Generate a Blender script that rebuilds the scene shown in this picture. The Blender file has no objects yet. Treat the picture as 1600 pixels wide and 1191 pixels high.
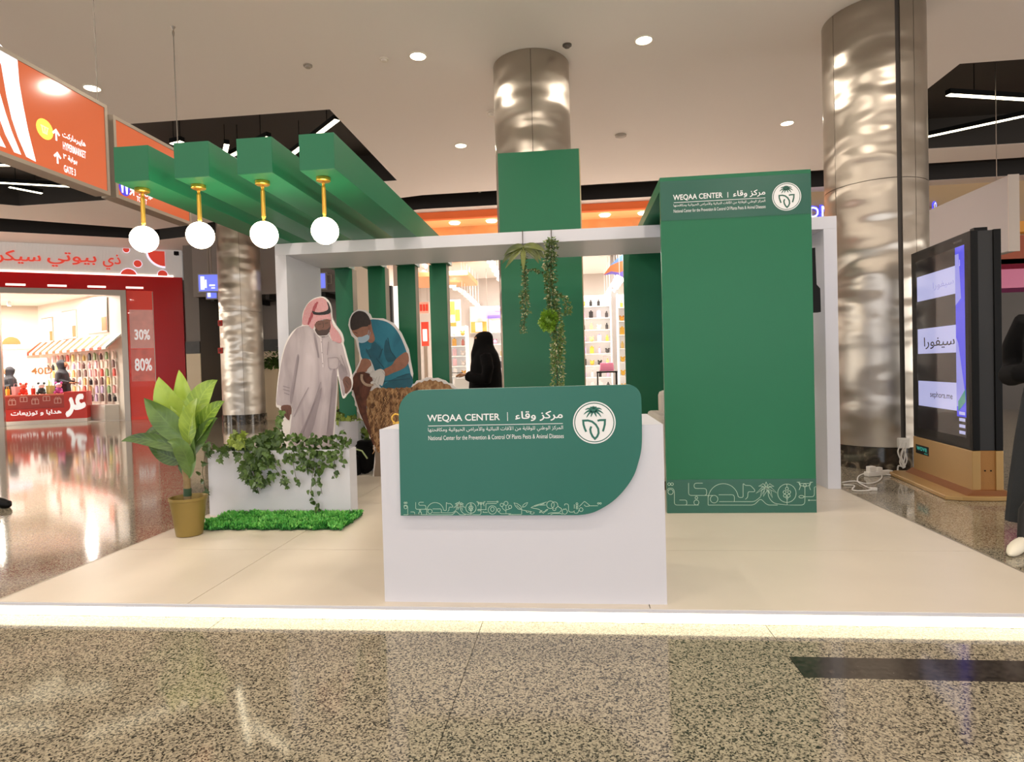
import bpy, bmesh, math, random, unicodedata
from mathutils import Matrix, Vector, geometry
from math import sin, cos, pi, radians as R
random.seed(7)
ORD = ('first', 'second', 'third', 'fourth', 'fifth', 'sixth', 'seventh', 'eighth', 'ninth', 'tenth', 'eleventh', 'twelfth', 'thirteenth', 'fourteenth', 'fifteenth', 'sixteenth')
SC = bpy.context.scene
COL = SC.collection

# ------------------------------------------------------------------ camera
H = 1.10
F_PX = 956.904
ROWS = ((0.99461, 0.09922, -0.02785), (-0.02564, -0.02350, -0.99940), (-0.09982, 0.99472, -0.02081))
C0 = Vector((0, 0, H))
_r, _d, _f = (Vector(v) for v in ROWS)
_f.normalize(); _r = (_r - _f * _r.dot(_f)).normalized(); _d = _f.cross(_r)
cam = bpy.data.cameras.new('camera')
cam.sensor_fit = 'HORIZONTAL'; cam.sensor_width = 36.0; cam.lens = 36.0 * F_PX / 1600.0
cam.clip_start = 0.05; cam.clip_end = 200
camo = bpy.data.objects.new('camera', cam); COL.objects.link(camo)
mw = Matrix.Identity(4)
for i in range(3):
    mw[i][0] = _r[i]; mw[i][1] = -_d[i]; mw[i][2] = -_f[i]; mw[i][3] = C0[i]
camo.matrix_world = mw
SC.camera = camo

# points of the room read off the photograph: a pixel carried onto a known plane
def ray(x, y): return _r * ((x - 800) / F_PX) + _d * ((y - 595.5) / F_PX) + _f
def on_y(x, y, Y): q = ray(x, y); return C0 + q * (Y / q.y)
def on_x(x, y, X): q = ray(x, y); return C0 + q * (X / q.x)
def on_z(x, y, Z): q = ray(x, y); return C0 + q * ((Z - H) / q.z)

# ------------------------------------------------------------------ world, exposure, light
world = bpy.data.worlds.new('world'); SC.world = world; world.use_nodes = True
bg = world.node_tree.nodes['Background']
bg.inputs[0].default_value = (1.0, 0.85, 0.70, 1); bg.inputs[1].default_value = 0.12
SC.view_settings.view_transform = 'Standard'; SC.view_settings.look = 'None'
SC.view_settings.exposure = -0.45; SC.view_settings.gamma = 1.0; SC.view_settings.use_curve_mapping = False
SC.cycles.use_denoising = True
SC.cycles.max_bounces = 8
SC.cycles.sample_clamp_indirect = 6.0
DOWNLIGHT_W = 36.0
LED_E = 6.5
GLOBE_E = 33.0
LINEAR_E = 9.0
# fill lamps added out of view behind the camera and on the side walls
def area(name, loc, rot, sx, sy, watt, col):
    L = bpy.data.lights.new(name, 'AREA'); L.shape = 'RECTANGLE'; L.size = sx; L.size_y = sy; L.energy = watt; L.color = col
    o = bpy.data.objects.new(name, L); COL.objects.link(o); o.location = loc; o.rotation_euler = rot; return o
for _x, _w in ((-9, 165), (-2.5, 165), (4.0, 165), (10.5, 165)):
    area('added_fill_light', (_x, -6.8, 1.9), (R(90), 0, 0), 4.6, 2.6, _w, (.86, .92, 1.0))
for _y in (-2.0, 5.0):
    area('added_fill_light', (-21.8, _y, 2.0), (R(90), 0, R(-90)), 5.0, 2.8, 420, (1.0, .95, .88))
    area('added_fill_light', (15.8, _y, 2.0), (R(90), 0, R(90)), 5.0, 2.8, 420, (1.0, .95, .88))

# ------------------------------------------------------------------ materials
def lin(c):
    if isinstance(c, str):
        c = [int(c[i:i + 2], 16) / 255 for i in (1, 3, 5)]
    return tuple((v / 12.92 if v <= .04045 else ((v + .055) / 1.055) ** 2.4) for v in c)
MATS = {}
def mat(name, col='#808080', rough=.5, metal=0, spec=.5, emit=None, es=0, bump=None, var=0, vscale=8, coat=0, trans=0, alpha=1, stretch=None):
    """procedural principled material; var = value variation from noise, bump = (scale, strength)"""
    if name in MATS: return MATS[name]
    m = bpy.data.materials.new(name); m.use_nodes = True
    nt = m.node_tree; b = nt.nodes['Principled BSDF']
    c = lin(col)
    b.inputs['Base Color'].default_value = (*c, 1)
    b.inputs['Roughness'].default_value = rough; b.inputs['Metallic'].default_value = metal
    b.inputs['Specular IOR Level'].default_value = spec
    b.inputs['Coat Weight'].default_value = coat
    b.inputs['Transmission Weight'].default_value = trans
    b.inputs['Alpha'].default_value = alpha
    if emit:
        b.inputs['Emission Color'].default_value = (*lin(emit), 1); b.inputs['Emission Strength'].default_value = es
    tc = None
    def coord():
        nonlocal tc
        if tc is None:
            t = nt.nodes.new('ShaderNodeTexCoord'); mp = nt.nodes.new('ShaderNodeMapping')
            nt.links.new(t.outputs['Object'], mp.inputs['Vector'])
            if stretch: mp.inputs['Scale'].default_value = stretch
            tc = mp.outputs['Vector']
        return tc
    if var:
        n = nt.nodes.new('ShaderNodeTexNoise'); n.inputs['Scale'].default_value = vscale; n.inputs['Detail'].default_value = 4
        nt.links.new(coord(), n.inputs['Vector'])
        r = nt.nodes.new('ShaderNodeMapRange'); r.inputs['From Min'].default_value = .3; r.inputs['From Max'].default_value = .7
        r.inputs['To Min'].default_value = 1 - var; r.inputs['To Max'].default_value = 1 + var
        nt.links.new(n.outputs['Fac'], r.inputs['Value'])
        h = nt.nodes.new('ShaderNodeHueSaturation'); h.inputs['Color'].default_value = (*c, 1)
        nt.links.new(r.outputs['Result'], h.inputs['Value'])
        nt.links.new(h.outputs['Color'], b.inputs['Base Color'])
    if bump:
        n = nt.nodes.new('ShaderNodeTexNoise'); n.inputs['Scale'].default_value = bump[0]; n.inputs['Detail'].default_value = 3
        nt.links.new(coord(), n.inputs['Vector'])
        bp = nt.nodes.new('ShaderNodeBump'); bp.inputs['Strength'].default_value = bump[1]; bp.inputs['Distance'].default_value = .02
        nt.links.new(n.outputs['Fac'], bp.inputs['Height']); nt.links.new(bp.outputs['Normal'], b.inputs['Normal'])
    MATS[name] = m
    return m

def terrazzo():
    m = bpy.data.materials.new('terrazzo'); m.use_nodes = True; nt = m.node_tree; b = nt.nodes['Principled BSDF']
    t = nt.nodes.new('ShaderNodeTexCoord')
    v = nt.nodes.new('ShaderNodeTexVoronoi'); v.inputs['Scale'].default_value = 185
    nt.links.new(t.outputs['Object'], v.inputs['Vector'])
    s = nt.nodes.new('ShaderNodeSeparateColor'); nt.links.new(v.outputs['Color'], s.inputs['Color'])
    r = nt.nodes.new('ShaderNodeValToRGB'); r.color_ramp.interpolation = 'CONSTANT'
    e = r.color_ramp.elements
    e[0].position = 0; e[0].color = (*lin('#36342e'), 1)
    e[1].position = .16; e[1].color = (*lin('#625c50'), 1)
    for p, c in ((.34, '#8d8473'), (.55, '#a29883'), (.85, '#b0a690')):
        q = e.new(p); q.color = (*lin(c), 1)
    nt.links.new(s.outputs[0], r.inputs['Fac'])
    nt.links.new(r.outputs['Color'], b.inputs['Base Color'])
    b.inputs['Roughness'].default_value = .075; b.inputs['Specular IOR Level'].default_value = .5
    n = nt.nodes.new('ShaderNodeTexNoise'); n.inputs['Scale'].default_value = 1.2; n.inputs['Detail'].default_value = 2
    nt.links.new(t.outputs['Object'], n.inputs['Vector'])
    bp = nt.nodes.new('ShaderNodeBump'); bp.inputs['Strength'].default_value = .012; bp.inputs['Distance'].default_value = .05
    nt.links.new(n.outputs['Fac'], bp.inputs['Height']); nt.links.new(bp.outputs['Normal'], b.inputs['Normal'])
    MATS['terrazzo'] = m; return m
def steel():
    m = bpy.data.materials.new('brushed_steel'); m.use_nodes = True; nt = m.node_tree; b = nt.nodes['Principled BSDF']
    b.inputs['Base Color'].default_value = (*lin('#b3aba0'), 1); b.inputs['Metallic'].default_value = 1
    b.inputs['Roughness'].default_value = .30; b.inputs['Anisotropic'].default_value = .9
    tg = nt.nodes.new('ShaderNodeTangent'); tg.direction_type = 'RADIAL'; tg.axis = 'Z'; nt.links.new(tg.outputs['Tangent'], b.inputs['Tangent'])
    t = nt.nodes.new('ShaderNodeTexCoord'); mp = nt.nodes.new('ShaderNodeMapping'); mp.inputs['Scale'].default_value = (1.2, 1.2, 2.2)
    nt.links.new(t.outputs['Object'], mp.inputs['Vector'])
    n = nt.nodes.new('ShaderNodeTexNoise'); n.inputs['Scale'].default_value = 1.6; n.inputs['Detail'].default_value = 1
    nt.links.new(mp.outputs['Vector'], n.inputs['Vector'])
    bp = nt.nodes.new('ShaderNodeBump'); bp.inputs['Strength'].default_value = .8; bp.inputs['Distance'].default_value = .05
    nt.links.new(n.outputs['Fac'], bp.inputs['Height']); nt.links.new(bp.outputs['Normal'], b.inputs['Normal'])
    MATS['brushed_steel'] = m; return m
def stone():
    m = bpy.data.materials.new('dark_marble'); m.use_nodes = True; nt = m.node_tree; b = nt.nodes['Principled BSDF']
    t = nt.nodes.new('ShaderNodeTexCoord'); n = nt.nodes.new('ShaderNodeTexNoise'); n.inputs['Scale'].default_value = 7; n.inputs['Detail'].default_value = 9
    n.inputs['Distortion'].default_value = 1.5
    nt.links.new(t.outputs['Object'], n.inputs['Vector'])
    r = nt.nodes.new('ShaderNodeValToRGB'); e = r.color_ramp.elements
    e[0].position = .42; e[0].color = (*lin('#2b2620'), 1); e[1].position = .7; e[1].color = (*lin('#8a7d6a'), 1)
    q = e.new(.56); q.color = (*lin('#443c33'), 1)
    nt.links.new(n.outputs['Fac'], r.inputs['Fac']); nt.links.new(r.outputs['Color'], b.inputs['Base Color'])
    b.inputs['Roughness'].default_value = .12
    MATS['dark_marble'] = m; return m
def checked(name, c1, c2, scale):
    m = bpy.data.materials.new(name); m.use_nodes = True; nt = m.node_tree; b = nt.nodes['Principled BSDF']
    t = nt.nodes.new('ShaderNodeTexCoord'); mp = nt.nodes.new('ShaderNodeMapping'); mp.inputs['Rotation'].default_value = (0, R(35), 0)
    nt.links.new(t.outputs['Object'], mp.inputs['Vector'])
    k = nt.nodes.new('ShaderNodeTexChecker'); k.inputs['Scale'].default_value = scale
    k.inputs['Color1'].default_value = (*lin(c1), 1); k.inputs['Color2'].default_value = (*lin(c2), 1)
    nt.links.new(mp.outputs['Vector'], k.inputs['Vector']); nt.links.new(k.outputs['Color'], b.inputs['Base Color'])
    b.inputs['Roughness'].default_value = .7; MATS[name] = m; return m
def fleece(name, stops, scale, stretch):
    m = bpy.data.materials.new(name); m.use_nodes = True; nt = m.node_tree; b = nt.nodes['Principled BSDF']
    t = nt.nodes.new('ShaderNodeTexCoord'); mp = nt.nodes.new('ShaderNodeMapping'); mp.inputs['Scale'].default_value = stretch
    mp.inputs['Rotation'].default_value = (0, R(-18), 0)
    nt.links.new(t.outputs['Object'], mp.inputs['Vector'])
    n = nt.nodes.new('ShaderNodeTexNoise'); n.inputs['Scale'].default_value = scale; n.inputs['Detail'].default_value = 4; n.inputs['Distortion'].default_value = .8
    nt.links.new(mp.outputs['Vector'], n.inputs['Vector'])
    r = nt.nodes.new('ShaderNodeValToRGB'); e = r.color_ramp.elements
    e[0].position = stops[0][0]; e[0].color = (*lin(stops[0][1]), 1); e[1].position = stops[-1][0]; e[1].color = (*lin(stops[-1][1]), 1)
    for p, c in stops[1:-1]:
        q = e.new(p); q.color = (*lin(c), 1)
    nt.links.new(n.outputs['Fac'], r.inputs['Fac']); nt.links.new(r.outputs['Color'], b.inputs['Base Color'])
    b.inputs['Roughness'].default_value = .7; MATS[name] = m; return m
def leafmat(name, c1, c2, rough=.4):
    m = bpy.data.materials.new(name); m.use_nodes = True; nt = m.node_tree; b = nt.nodes['Principled BSDF']
    t = nt.nodes.new('ShaderNodeTexCoord'); n = nt.nodes.new('ShaderNodeTexNoise'); n.inputs['Scale'].default_value = 9; n.inputs['Detail'].default_value = 3
    nt.links.new(t.outputs['Object'], n.inputs['Vector'])
    oi = nt.nodes.new('ShaderNodeObjectInfo'); ad = nt.nodes.new('ShaderNodeMath'); ad.operation = 'MULTIPLY_ADD'
    ad.inputs[1].default_value = .5; nt.links.new(oi.outputs['Random'], ad.inputs[0]); nt.links.new(n.outputs['Fac'], ad.inputs[2])
    r = nt.nodes.new('ShaderNodeValToRGB'); e = r.color_ramp.elements
    e[0].position = .35; e[0].color = (*lin(c1), 1); e[1].position = 1.0; e[1].color = (*lin(c2), 1)
    nt.links.new(ad.outputs[0], r.inputs['Fac']); nt.links.new(r.outputs['Color'], b.inputs['Base Color'])
    b.inputs['Roughness'].default_value = rough; MATS[name] = m; return m

def veined(name, c1, c2):
    m = leafmat(name, c1, c2, .35); nt = m.node_tree; b = nt.nodes['Principled BSDF']; src = b.inputs['Base Color'].links[0].from_socket
    uv = nt.nodes.new('ShaderNodeUVMap'); sp = nt.nodes.new('ShaderNodeSeparateXYZ'); nt.links.new(uv.outputs[0], sp.inputs[0])
    def M(op, a, bb=None, c=None):
        n = nt.nodes.new('ShaderNodeMath'); n.operation = op
        for k, v in enumerate((a, bb, c)):
            if v is None: continue
            if isinstance(v, (int, float)): n.inputs[k].default_value = v
            else: nt.links.new(v, n.inputs[k])
        return n.outputs[0]
    au = M('ABSOLUTE', sp.outputs[0])
    side = M('POWER', M('ABSOLUTE', M('SINE', M('SUBTRACT', M('MULTIPLY', sp.outputs[1], 30.0), M('MULTIPLY', au, 5.0)))), 14.0)
    mid = M('LESS_THAN', au, .045)
    f = M('MAXIMUM', M('MULTIPLY', side, .55), M('MULTIPLY', mid, .8))
    mx = nt.nodes.new('ShaderNodeMix'); mx.data_type = 'RGBA'; nt.links.new(f, mx.inputs['Factor']); nt.links.new(src, mx.inputs['A'])
    mx.inputs['B'].default_value = (*lin(c2), 1); nt.links.new(mx.outputs['Result'], b.inputs['Base Color'])
    return m
terrazzo(); steel(); stone()
GREEN = mat('green_paint', '#19704c', .38, spec=.4, var=.03, vscale=1.5)
GREEN2 = mat('green_print', '#286f62', .35, var=.02, vscale=2)
STICK = mat('sticker_film', '#2a6354', .25)
WHITE = mat('white_paint', '#d8d9e2', .42)
WHITE2 = mat('white_side', '#cfc9bd', .5)
DECK = mat('deck_paint', '#d9cfc0', .33, var=.03, vscale=3)
PRINT = mat('white_print', '#f2f4f5', .4)
LINE = mat('pale_green_line', '#b9d8c4', .5)
DARK = mat('coffer_dark', '#2e2722', .7)
DARK2 = mat('slot_dark', '#231c19', .6)
CEIL = mat('ceiling_paint', '#f0e6e0', .8)
BRASS = mat('brass', '#e3b550', .28, metal=.85)
BLACK = mat('black_plastic', '#070707', .45, spec=.2)
BLACKCLOTH = mat('black_cloth', '#060607', .85, spec=.2, bump=(30, .2))
GOLDPAINT = mat('gold_paint', '#b5925c', .4, metal=.3)
SKIN = mat('skin', '#b5835f', .55)
ALU = mat('aluminium', '#a59c92', .35, metal=.9)

# ------------------------------------------------------------------ mesh helper
WM = {}
class MB:
    def __init__(s, M=None): s.V = []; s.F = []; s.I = []; s.M = M
    def v(s, p):
        p = Vector(p)
        if s.M: p = s.M @ p
        s.V.append(p); return len(s.V) - 1
    def f(s, idx, m=0): s.F.append(tuple(idx)); s.I.append(m)
    def poly(s, pts, m=0): s.f([s.v(p) for p in pts], m)
    def box(s, x0, x1, y0, y1, z0, z1, m=0):
        i = [s.v((x, y, z)) for z in (z0, z1) for y in (y0, y1) for x in (x0, x1)]
        for q in ((0, 2, 3, 1), (4, 5, 7, 6), (0, 1, 5, 4), (2, 6, 7, 3), (0, 4, 6, 2), (1, 3, 7, 5)): s.f([i[k] for k in q], m)
        return s
    def prism(s, pts, fn, d0, d1, m=0, side=None):
        """2D outline, fn(u, v, depth) -> point; capped at both depths"""
        n = len(pts); a = [s.v(fn(u, v, d0)) for u, v in pts]; b = [s.v(fn(u, v, d1)) for u, v in pts]
        s.f(a[::-1], m); s.f(b, m)
        for k in range(n): s.f((a[k], a[(k + 1) % n], b[(k + 1) % n], b[k]), m if side is None else side)
        return s
    def tube(s, path, r, n=8, m=0, caps=True, flat=1.0):
        path = [Vector(p) for p in path]; L = len(path)
        rr = r if isinstance(r, (list, tuple)) else [r] * L
        up = None; rings = []
        for k, p in enumerate(path):
            t = (path[min(k + 1, L - 1)] - path[max(k - 1, 0)])
            if t.length < 1e-9: t = Vector((0, 0, 1))
            t.normalize()
            if up is None:
                up = Vector((0, 0, 1)) if abs(t.z) < .9 else Vector((1, 0, 0))
            up = (up - t * up.dot(t))
            if up.length < 1e-6: up = t.orthogonal()
            up.normalize(); w = t.cross(up)
            rings.append([s.v(p + (up * cos(2 * pi * j / n) * flat + w * sin(2 * pi * j / n)) * rr[k]) for j in range(n)])
        for a, b in zip(rings, rings[1:]):
            for j in range(n): s.f((a[j], a[(j + 1) % n], b[(j + 1) % n], b[j]), m)
        if caps: s.f(rings[0][::-1], m); s.f(rings[-1], m)
        return s
    def lathe(s, c, prof, n=24, m=0, cap=True, sx=1, sy=1):
        c = Vector(c); rings = []
        for r, z in prof: rings.append([s.v(c + Vector((r * cos(2 * pi * j / n) * sx, r * sin(2 * pi * j / n) * sy, z))) for j in range(n)])
        for a, b in zip(rings, rings[1:]):
            for j in range(n): s.f((a[j], a[(j + 1) % n], b[(j + 1) % n], b[j]), m)
        if cap: s.f(rings[0][::-1], m); s.f(rings[-1], m)
        return s
    def loft(s, secs, n=16, m=0):
        """secs: (cx, cy, cz, rx, ry) horizontal ellipses"""
        rings = [[s.v((x + rx * cos(2 * pi * j / n), y + ry * sin(2 * pi * j / n), z)) for j in range(n)] for x, y, z, rx, ry in secs]
        for a, b in zip(rings, rings[1:]):
            for j in range(n): s.f((a[j], a[(j + 1) % n], b[(j + 1) % n], b[j]), m)
        s.f(rings[0][::-1], m); s.f(rings[-1], m); return s
    def sphere(s, c, r, n=16, k=10, m=0, sc=(1, 1, 1)):
        c = Vector(c); top = s.v(c + Vector((0, 0, r * sc[2]))); bot = s.v(c - Vector((0, 0, r * sc[2]))); rings = []
        for i in range(1, k):
            a = pi * i / k
            rings.append([s.v(c + Vector((r * sin(a) * cos(2 * pi * j / n) * sc[0], r * sin(a) * sin(2 * pi * j / n) * sc[1], r * cos(a) * sc[2]))) for j in range(n)])
        for j in range(n):
            s.f((top, rings[0][j], rings[0][(j + 1) % n]), m); s.f((bot, rings[-1][(j + 1) % n], rings[-1][j]), m)
        for a, b in zip(rings, rings[1:]):
            for j in range(n): s.f((a[j], b[j], b[(j + 1) % n], a[(j + 1) % n]), m)
        return s
    def flat(s, vf, fn, m=0):
        """2D verts + faces placed with fn(u, v)"""
        vs, fs = vf
        a = Vector(fn(0, 0)); n = (Vector(fn(1, 0)) - a).cross(Vector(fn(0, 1)) - a).normalized() * 1e-5
        base = [s.v(Vector(fn(q[0], q[1])) + (n * q[2] if len(q) > 2 else Vector((0, 0, 0)))) for q in vs]
        for q in fs: s.f([base[k] for k in q], m)
        return s

def add(name, mb, mats, parent=None, local=False, smooth=False, bevel=0, **props):
    me = bpy.data.meshes.new(name)
    V = mb.V
    if parent is not None and not local:
        inv = WM[parent.name].inverted(); V = [inv @ p for p in V]
    me.from_pydata([tuple(p) for p in V], [], mb.F)
    if not isinstance(mats, (list, tuple)): mats = [mats]
    for m in mats: me.materials.append(m if not isinstance(m, str) else MATS[m])
    if len(mats) > 1: me.polygons.foreach_set('material_index', mb.I)
    if smooth:
        me.polygons.foreach_set('use_smooth', [True] * len(me.polygons))
        me.set_sharp_from_angle(angle=R(smooth if smooth is not True else 40))
    me.update()
    o = bpy.data.objects.new(name, me); COL.objects.link(o)
    if bevel:
        b = o.modifiers.new('edge', 'BEVEL'); b.width = bevel; b.segments = 2; b.limit_method = 'ANGLE'
    if parent is not None: o.parent = parent; WM[o.name] = WM[parent.name].copy()
    else: WM[o.name] = Matrix.Identity(4)
    for k, v in props.items(): o[k] = v
    return o
def thing(name, label, cat, loc=(0, 0, 0), rz=0, group=None):
    o = bpy.data.objects.new(name, None); COL.objects.link(o); o.empty_display_size = .1
    o.location = loc; o.rotation_euler = (0, 0, rz); o['label'] = label; o['category'] = cat
    if group: o['group'] = group
    WM[o.name] = Matrix.Translation(loc) @ Matrix.Rotation(rz, 4, 'Z')
    return o
def tag(o, label, cat, group=None):
    o['label'] = label; o['category'] = cat
    if group: o['group'] = group
    return o
def dup(root, loc, rz=0, label=None, group=None, scale=None):
    r = root.copy(); COL.objects.link(r); r.location = loc; r.rotation_euler = (0, 0, rz)
    if scale: r.scale = scale
    if label: r['label'] = label
    if group: r['group'] = group
    for ch in list(root.children):
        c = ch.copy(); COL.objects.link(c); c.parent = r
        for g in ch.children:
            d = g.copy(); COL.objects.link(d); d.parent = c
    return r
def struct(name, mb, mats, parent=None, **k):
    o = add(name, mb, mats, parent, **k)
    if parent is None: o['kind'] = 'structure'
    return o
def fused(name, mb, mats, parent, voxel=.012, local=False, it=4):
    """lofts joined into one continuous skin by a voxel remesh, smoothed"""
    o = add(name, mb, mats, parent, local)
    r = o.modifiers.new('r', 'REMESH'); r.mode = 'VOXEL'; r.voxel_size = voxel; r.use_smooth_shade = True
    sm = o.modifiers.new('s', 'SMOOTH'); sm.iterations = it; sm.factor = .5
    dg = bpy.context.evaluated_depsgraph_get(); me = bpy.data.meshes.new_from_object(o.evaluated_get(dg))
    o.modifiers.clear(); old = o.data; o.data = me; me.name = name; bpy.data.meshes.remove(old)
    if not me.materials:
        me.materials.append(mats)
    me.polygons.foreach_set('use_smooth', [True] * len(me.polygons))
    return o

# ------------------------------------------------------------------ lettering and line art
FORMS = {}
for _c in list(range(0xFB50, 0xFDFF)) + list(range(0xFE70, 0xFEFD)):
    _p = unicodedata.decomposition(chr(_c)).split()
    if len(_p) >= 2 and _p[0] in ('<isolated>', '<initial>', '<medial>', '<final>') and (len(_p) == 2 or (len(_p) == 3 and _p[1] == '0644')):
        FORMS[(_p[0], tuple(_p[1:]))] = chr(_c)
def arabic(s):
    code = lambda ch: f'{ord(ch):04X}'
    toks = []; i = 0
    while i < len(s):
        if s[i] == '\u0644' and i + 1 < len(s) and ('<isolated>', ('0644', code(s[i + 1]))) in FORMS:
            toks.append(('0644', code(s[i + 1]))); i += 2
        else: toks.append((code(s[i]),)); i += 1
    nx = lambda t: ('<initial>', t) in FORMS
    pv = lambda t: ('<final>', t) in FORMS
    out = []
    for k, t in enumerate(toks):
        p = k > 0 and nx(toks[k - 1]) and pv(t); n = k + 1 < len(toks) and nx(t) and pv(toks[k + 1])
        f = '<medial>' if p and n else '<final>' if p else '<initial>' if n else '<isolated>'
        out.append(FORMS.get((f, t)) or ''.join(chr(int(x, 16)) for x in t))
    return ''.join(reversed(out))
def _glyphs(body, bold=0.0):
    c = bpy.data.curves.new('t', 'FONT'); c.body = body; c.offset = bold; c.resolution_u = 3; c.fill_mode = 'FRONT'
    o = bpy.data.objects.new('t', c); COL.objects.link(o)
    dg = bpy.context.evaluated_depsgraph_get(); me = bpy.data.meshes.new_from_object(o.evaluated_get(dg))
    vs = [(v.co.x, v.co.y) for v in me.vertices]; fs = [tuple(p.vertices) for p in me.polygons]
    bpy.data.objects.remove(o); bpy.data.curves.remove(c); bpy.data.meshes.remove(me)
    return vs, fs
def _outlines(ch):
    """one glyph, every outer contour filled by itself (they overlap), with the counters that lie inside it cut out"""
    c = bpy.data.curves.new('t', 'FONT'); c.body = ch; o = bpy.data.objects.new('t', c); COL.objects.link(o)
    cu = o.to_curve(bpy.context.evaluated_depsgraph_get()); rings = []
    for sp in cu.splines:
        B = sp.bezier_points; pts = []
        for a, b in zip(B, list(B[1:]) + [B[0]]):
            p0, p1, p2, p3 = (Vector(q[:2]) for q in (a.co, a.handle_right, b.handle_left, b.co))
            straight = abs((p1 - p0).cross(p3 - p0)) + abs((p2 - p0).cross(p3 - p0)) < 1e-6
            for t in ((0,) if straight else (0, .25, .5, .75)):
                q = p0 * (1 - t) ** 3 + p1 * 3 * t * (1 - t) ** 2 + p2 * 3 * t * t * (1 - t) + p3 * t ** 3
                if not pts or (q - pts[-1]).length > 1e-5: pts.append(q)
        if len(pts) > 2: rings.append((sum(a.cross(b) for a, b in zip(pts, pts[1:] + pts[:1])), pts))
    o.to_curve_clear(); bpy.data.objects.remove(o); bpy.data.curves.remove(c)
    if not rings: return [], [], []
    sg = max(rings, key=lambda r: abs(r[0]))[0] > 0
    def inside(p, ring):
        k = False
        for a, b in zip(ring, ring[1:] + ring[:1]):
            if (a.y > p.y) != (b.y > p.y) and p.x < (b.x - a.x) * (p.y - a.y) / (b.y - a.y) + a.x: k = not k
        return k
    vs, fs, ls = [], [], []
    for n, (ar_, out) in enumerate([r for r in rings if (r[0] > 0) == sg]):
        holes = [h for a, h in rings if (a > 0) != sg and inside(h[0], out) and abs(a) < abs(ar_)]
        polys = [[(q.x, q.y, 0) for q in r] for r in [out] + holes]; b = len(vs); flat_ = [q for r in polys for q in r]
        vs += [q[:2] for q in flat_]; ls += [n] * len(flat_)
        for t in geometry.tessellate_polygon(polys):
            a_, b_, c_ = (Vector(flat_[k][:2]) for k in t)
            fs.append(tuple(b + k for k in (t if (b_ - a_).cross(c_ - a_) > 0 else t[::-1])))
    return vs, fs, ls
_GC = {}
def text2d(s, bold=0.0, ar=False):
    """a line of lettering scaled into the unit box -> (verts, faces); joined scripts are set glyph by glyph"""
    if not ar: vs, fs = _glyphs(s, bold); vs = [(x, y, 0) for x, y in vs]
    else:
        vs, fs = [], []; pen = 0.0
        bar0 = max(v[0] for v in _glyphs('|')[0])
        shifts = [(0, 0)] if bold < .006 else [(bold * .9 * cos(2 * pi * k / 6), bold * .9 * sin(2 * pi * k / 6)) for k in range(6)]
        for gi, ch in enumerate(arabic(s)):
            if ch not in _GC:
                gv, gf, gl = _outlines(ch) if ch != ' ' else ([], [], [])
                _GC[ch] = (gv, gf, gl, max(v[0] for v in _glyphs(ch + '|')[0]) - bar0)
            gv, gf, gl, adv = _GC[ch]
            for k, (dx, dy) in enumerate(shifts):
                b = len(vs); vs += [(x + pen + dx, y + dy, k + 6 * l + 18 * (gi % 2)) for (x, y), l in zip(gv, gl)]; fs += [tuple(q + b for q in f) for f in gf]
            pen += adv
    x0 = min(v[0] for v in vs); x1 = max(v[0] for v in vs); y0 = min(v[1] for v in vs); y1 = max(v[1] for v in vs)
    return [((x - x0) / (x1 - x0), (y - y0) / (y1 - y0), l) for x, y, l in vs], fs
def catmull(pts, k=5):
    P = [Vector(p) for p in pts]; P = [P[0]] + P + [P[-1]]; out = []
    for a, b, c, d in zip(P, P[1:], P[2:], P[3:]):
        for j in range(k):
            t = j / k; out.append(.5 * (2 * b + (c - a) * t + (2 * a - 5 * b + 4 * c - d) * t * t + (3 * b - a - 3 * c + d) * t ** 3))
    return out + [P[-1]]
def rounded(pts, r, k=4):
    out = [pts[0]]
    for a, b, c in zip(pts, pts[1:], pts[2:]):
        a, b, c = Vector(a), Vector(b), Vector(c)
        d1 = (a - b); d2 = (c - b); rr = min(r, d1.length * .48, d2.length * .48)
        p = b + d1.normalized() * rr; q = b + d2.normalized() * rr
        for i in range(k + 1):
            t = i / k; out.append(tuple(p * (1 - t) ** 2 + b * 2 * t * (1 - t) + q * t * t))
    out.append(pts[-1]); return out
def stroke(pts, w, closed=False):
    P = [Vector(p) for p in pts]; n = len(P); vs = []; fs = []
    for k in range(n):
        a = P[k - 1] if (k > 0 or closed) else P[k]; c = P[(k + 1) % n] if (k < n - 1 or closed) else P[k]
        t1 = (P[k] - a); t2 = (c - P[k]); t = (t1.normalized() if t1.length else t2.normalized()) + (t2.normalized() if t2.length else Vector((0, 0)))
        if t.length < 1e-6: t = t1
        t.normalize(); nn = Vector((-t.y, t.x)) * w / 2
        base = t1 if t1.length else t2
        cs = max(.5, abs(t.dot(base.normalized()))); nn /= cs
        vs += [tuple(P[k] + nn), tuple(P[k] - nn)]
    for k in range(n if closed else n - 1):
        a, b = 2 * k, 2 * ((k + 1) % n); fs.append((a, a + 1, b + 1, b))
    return vs, fs
def circ(x, y, r, n=20, ry=None): return [(x + r * cos(2 * pi * k / n), y + (ry or r) * sin(2 * pi * k / n)) for k in range(n)]
def arc(x, y, r, a0, a1, n=14): return [(x + r * cos(R(a0 + (a1 - a0) * k / n)), y + r * sin(R(a0 + (a1 - a0) * k / n))) for k in range(n + 1)]
def disc(x, y, r, n=28): return circ(x, y, r, n), [tuple(range(n))]
# ================================================================== THE SETTING
ZC = 4.60           # ceiling height
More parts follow.
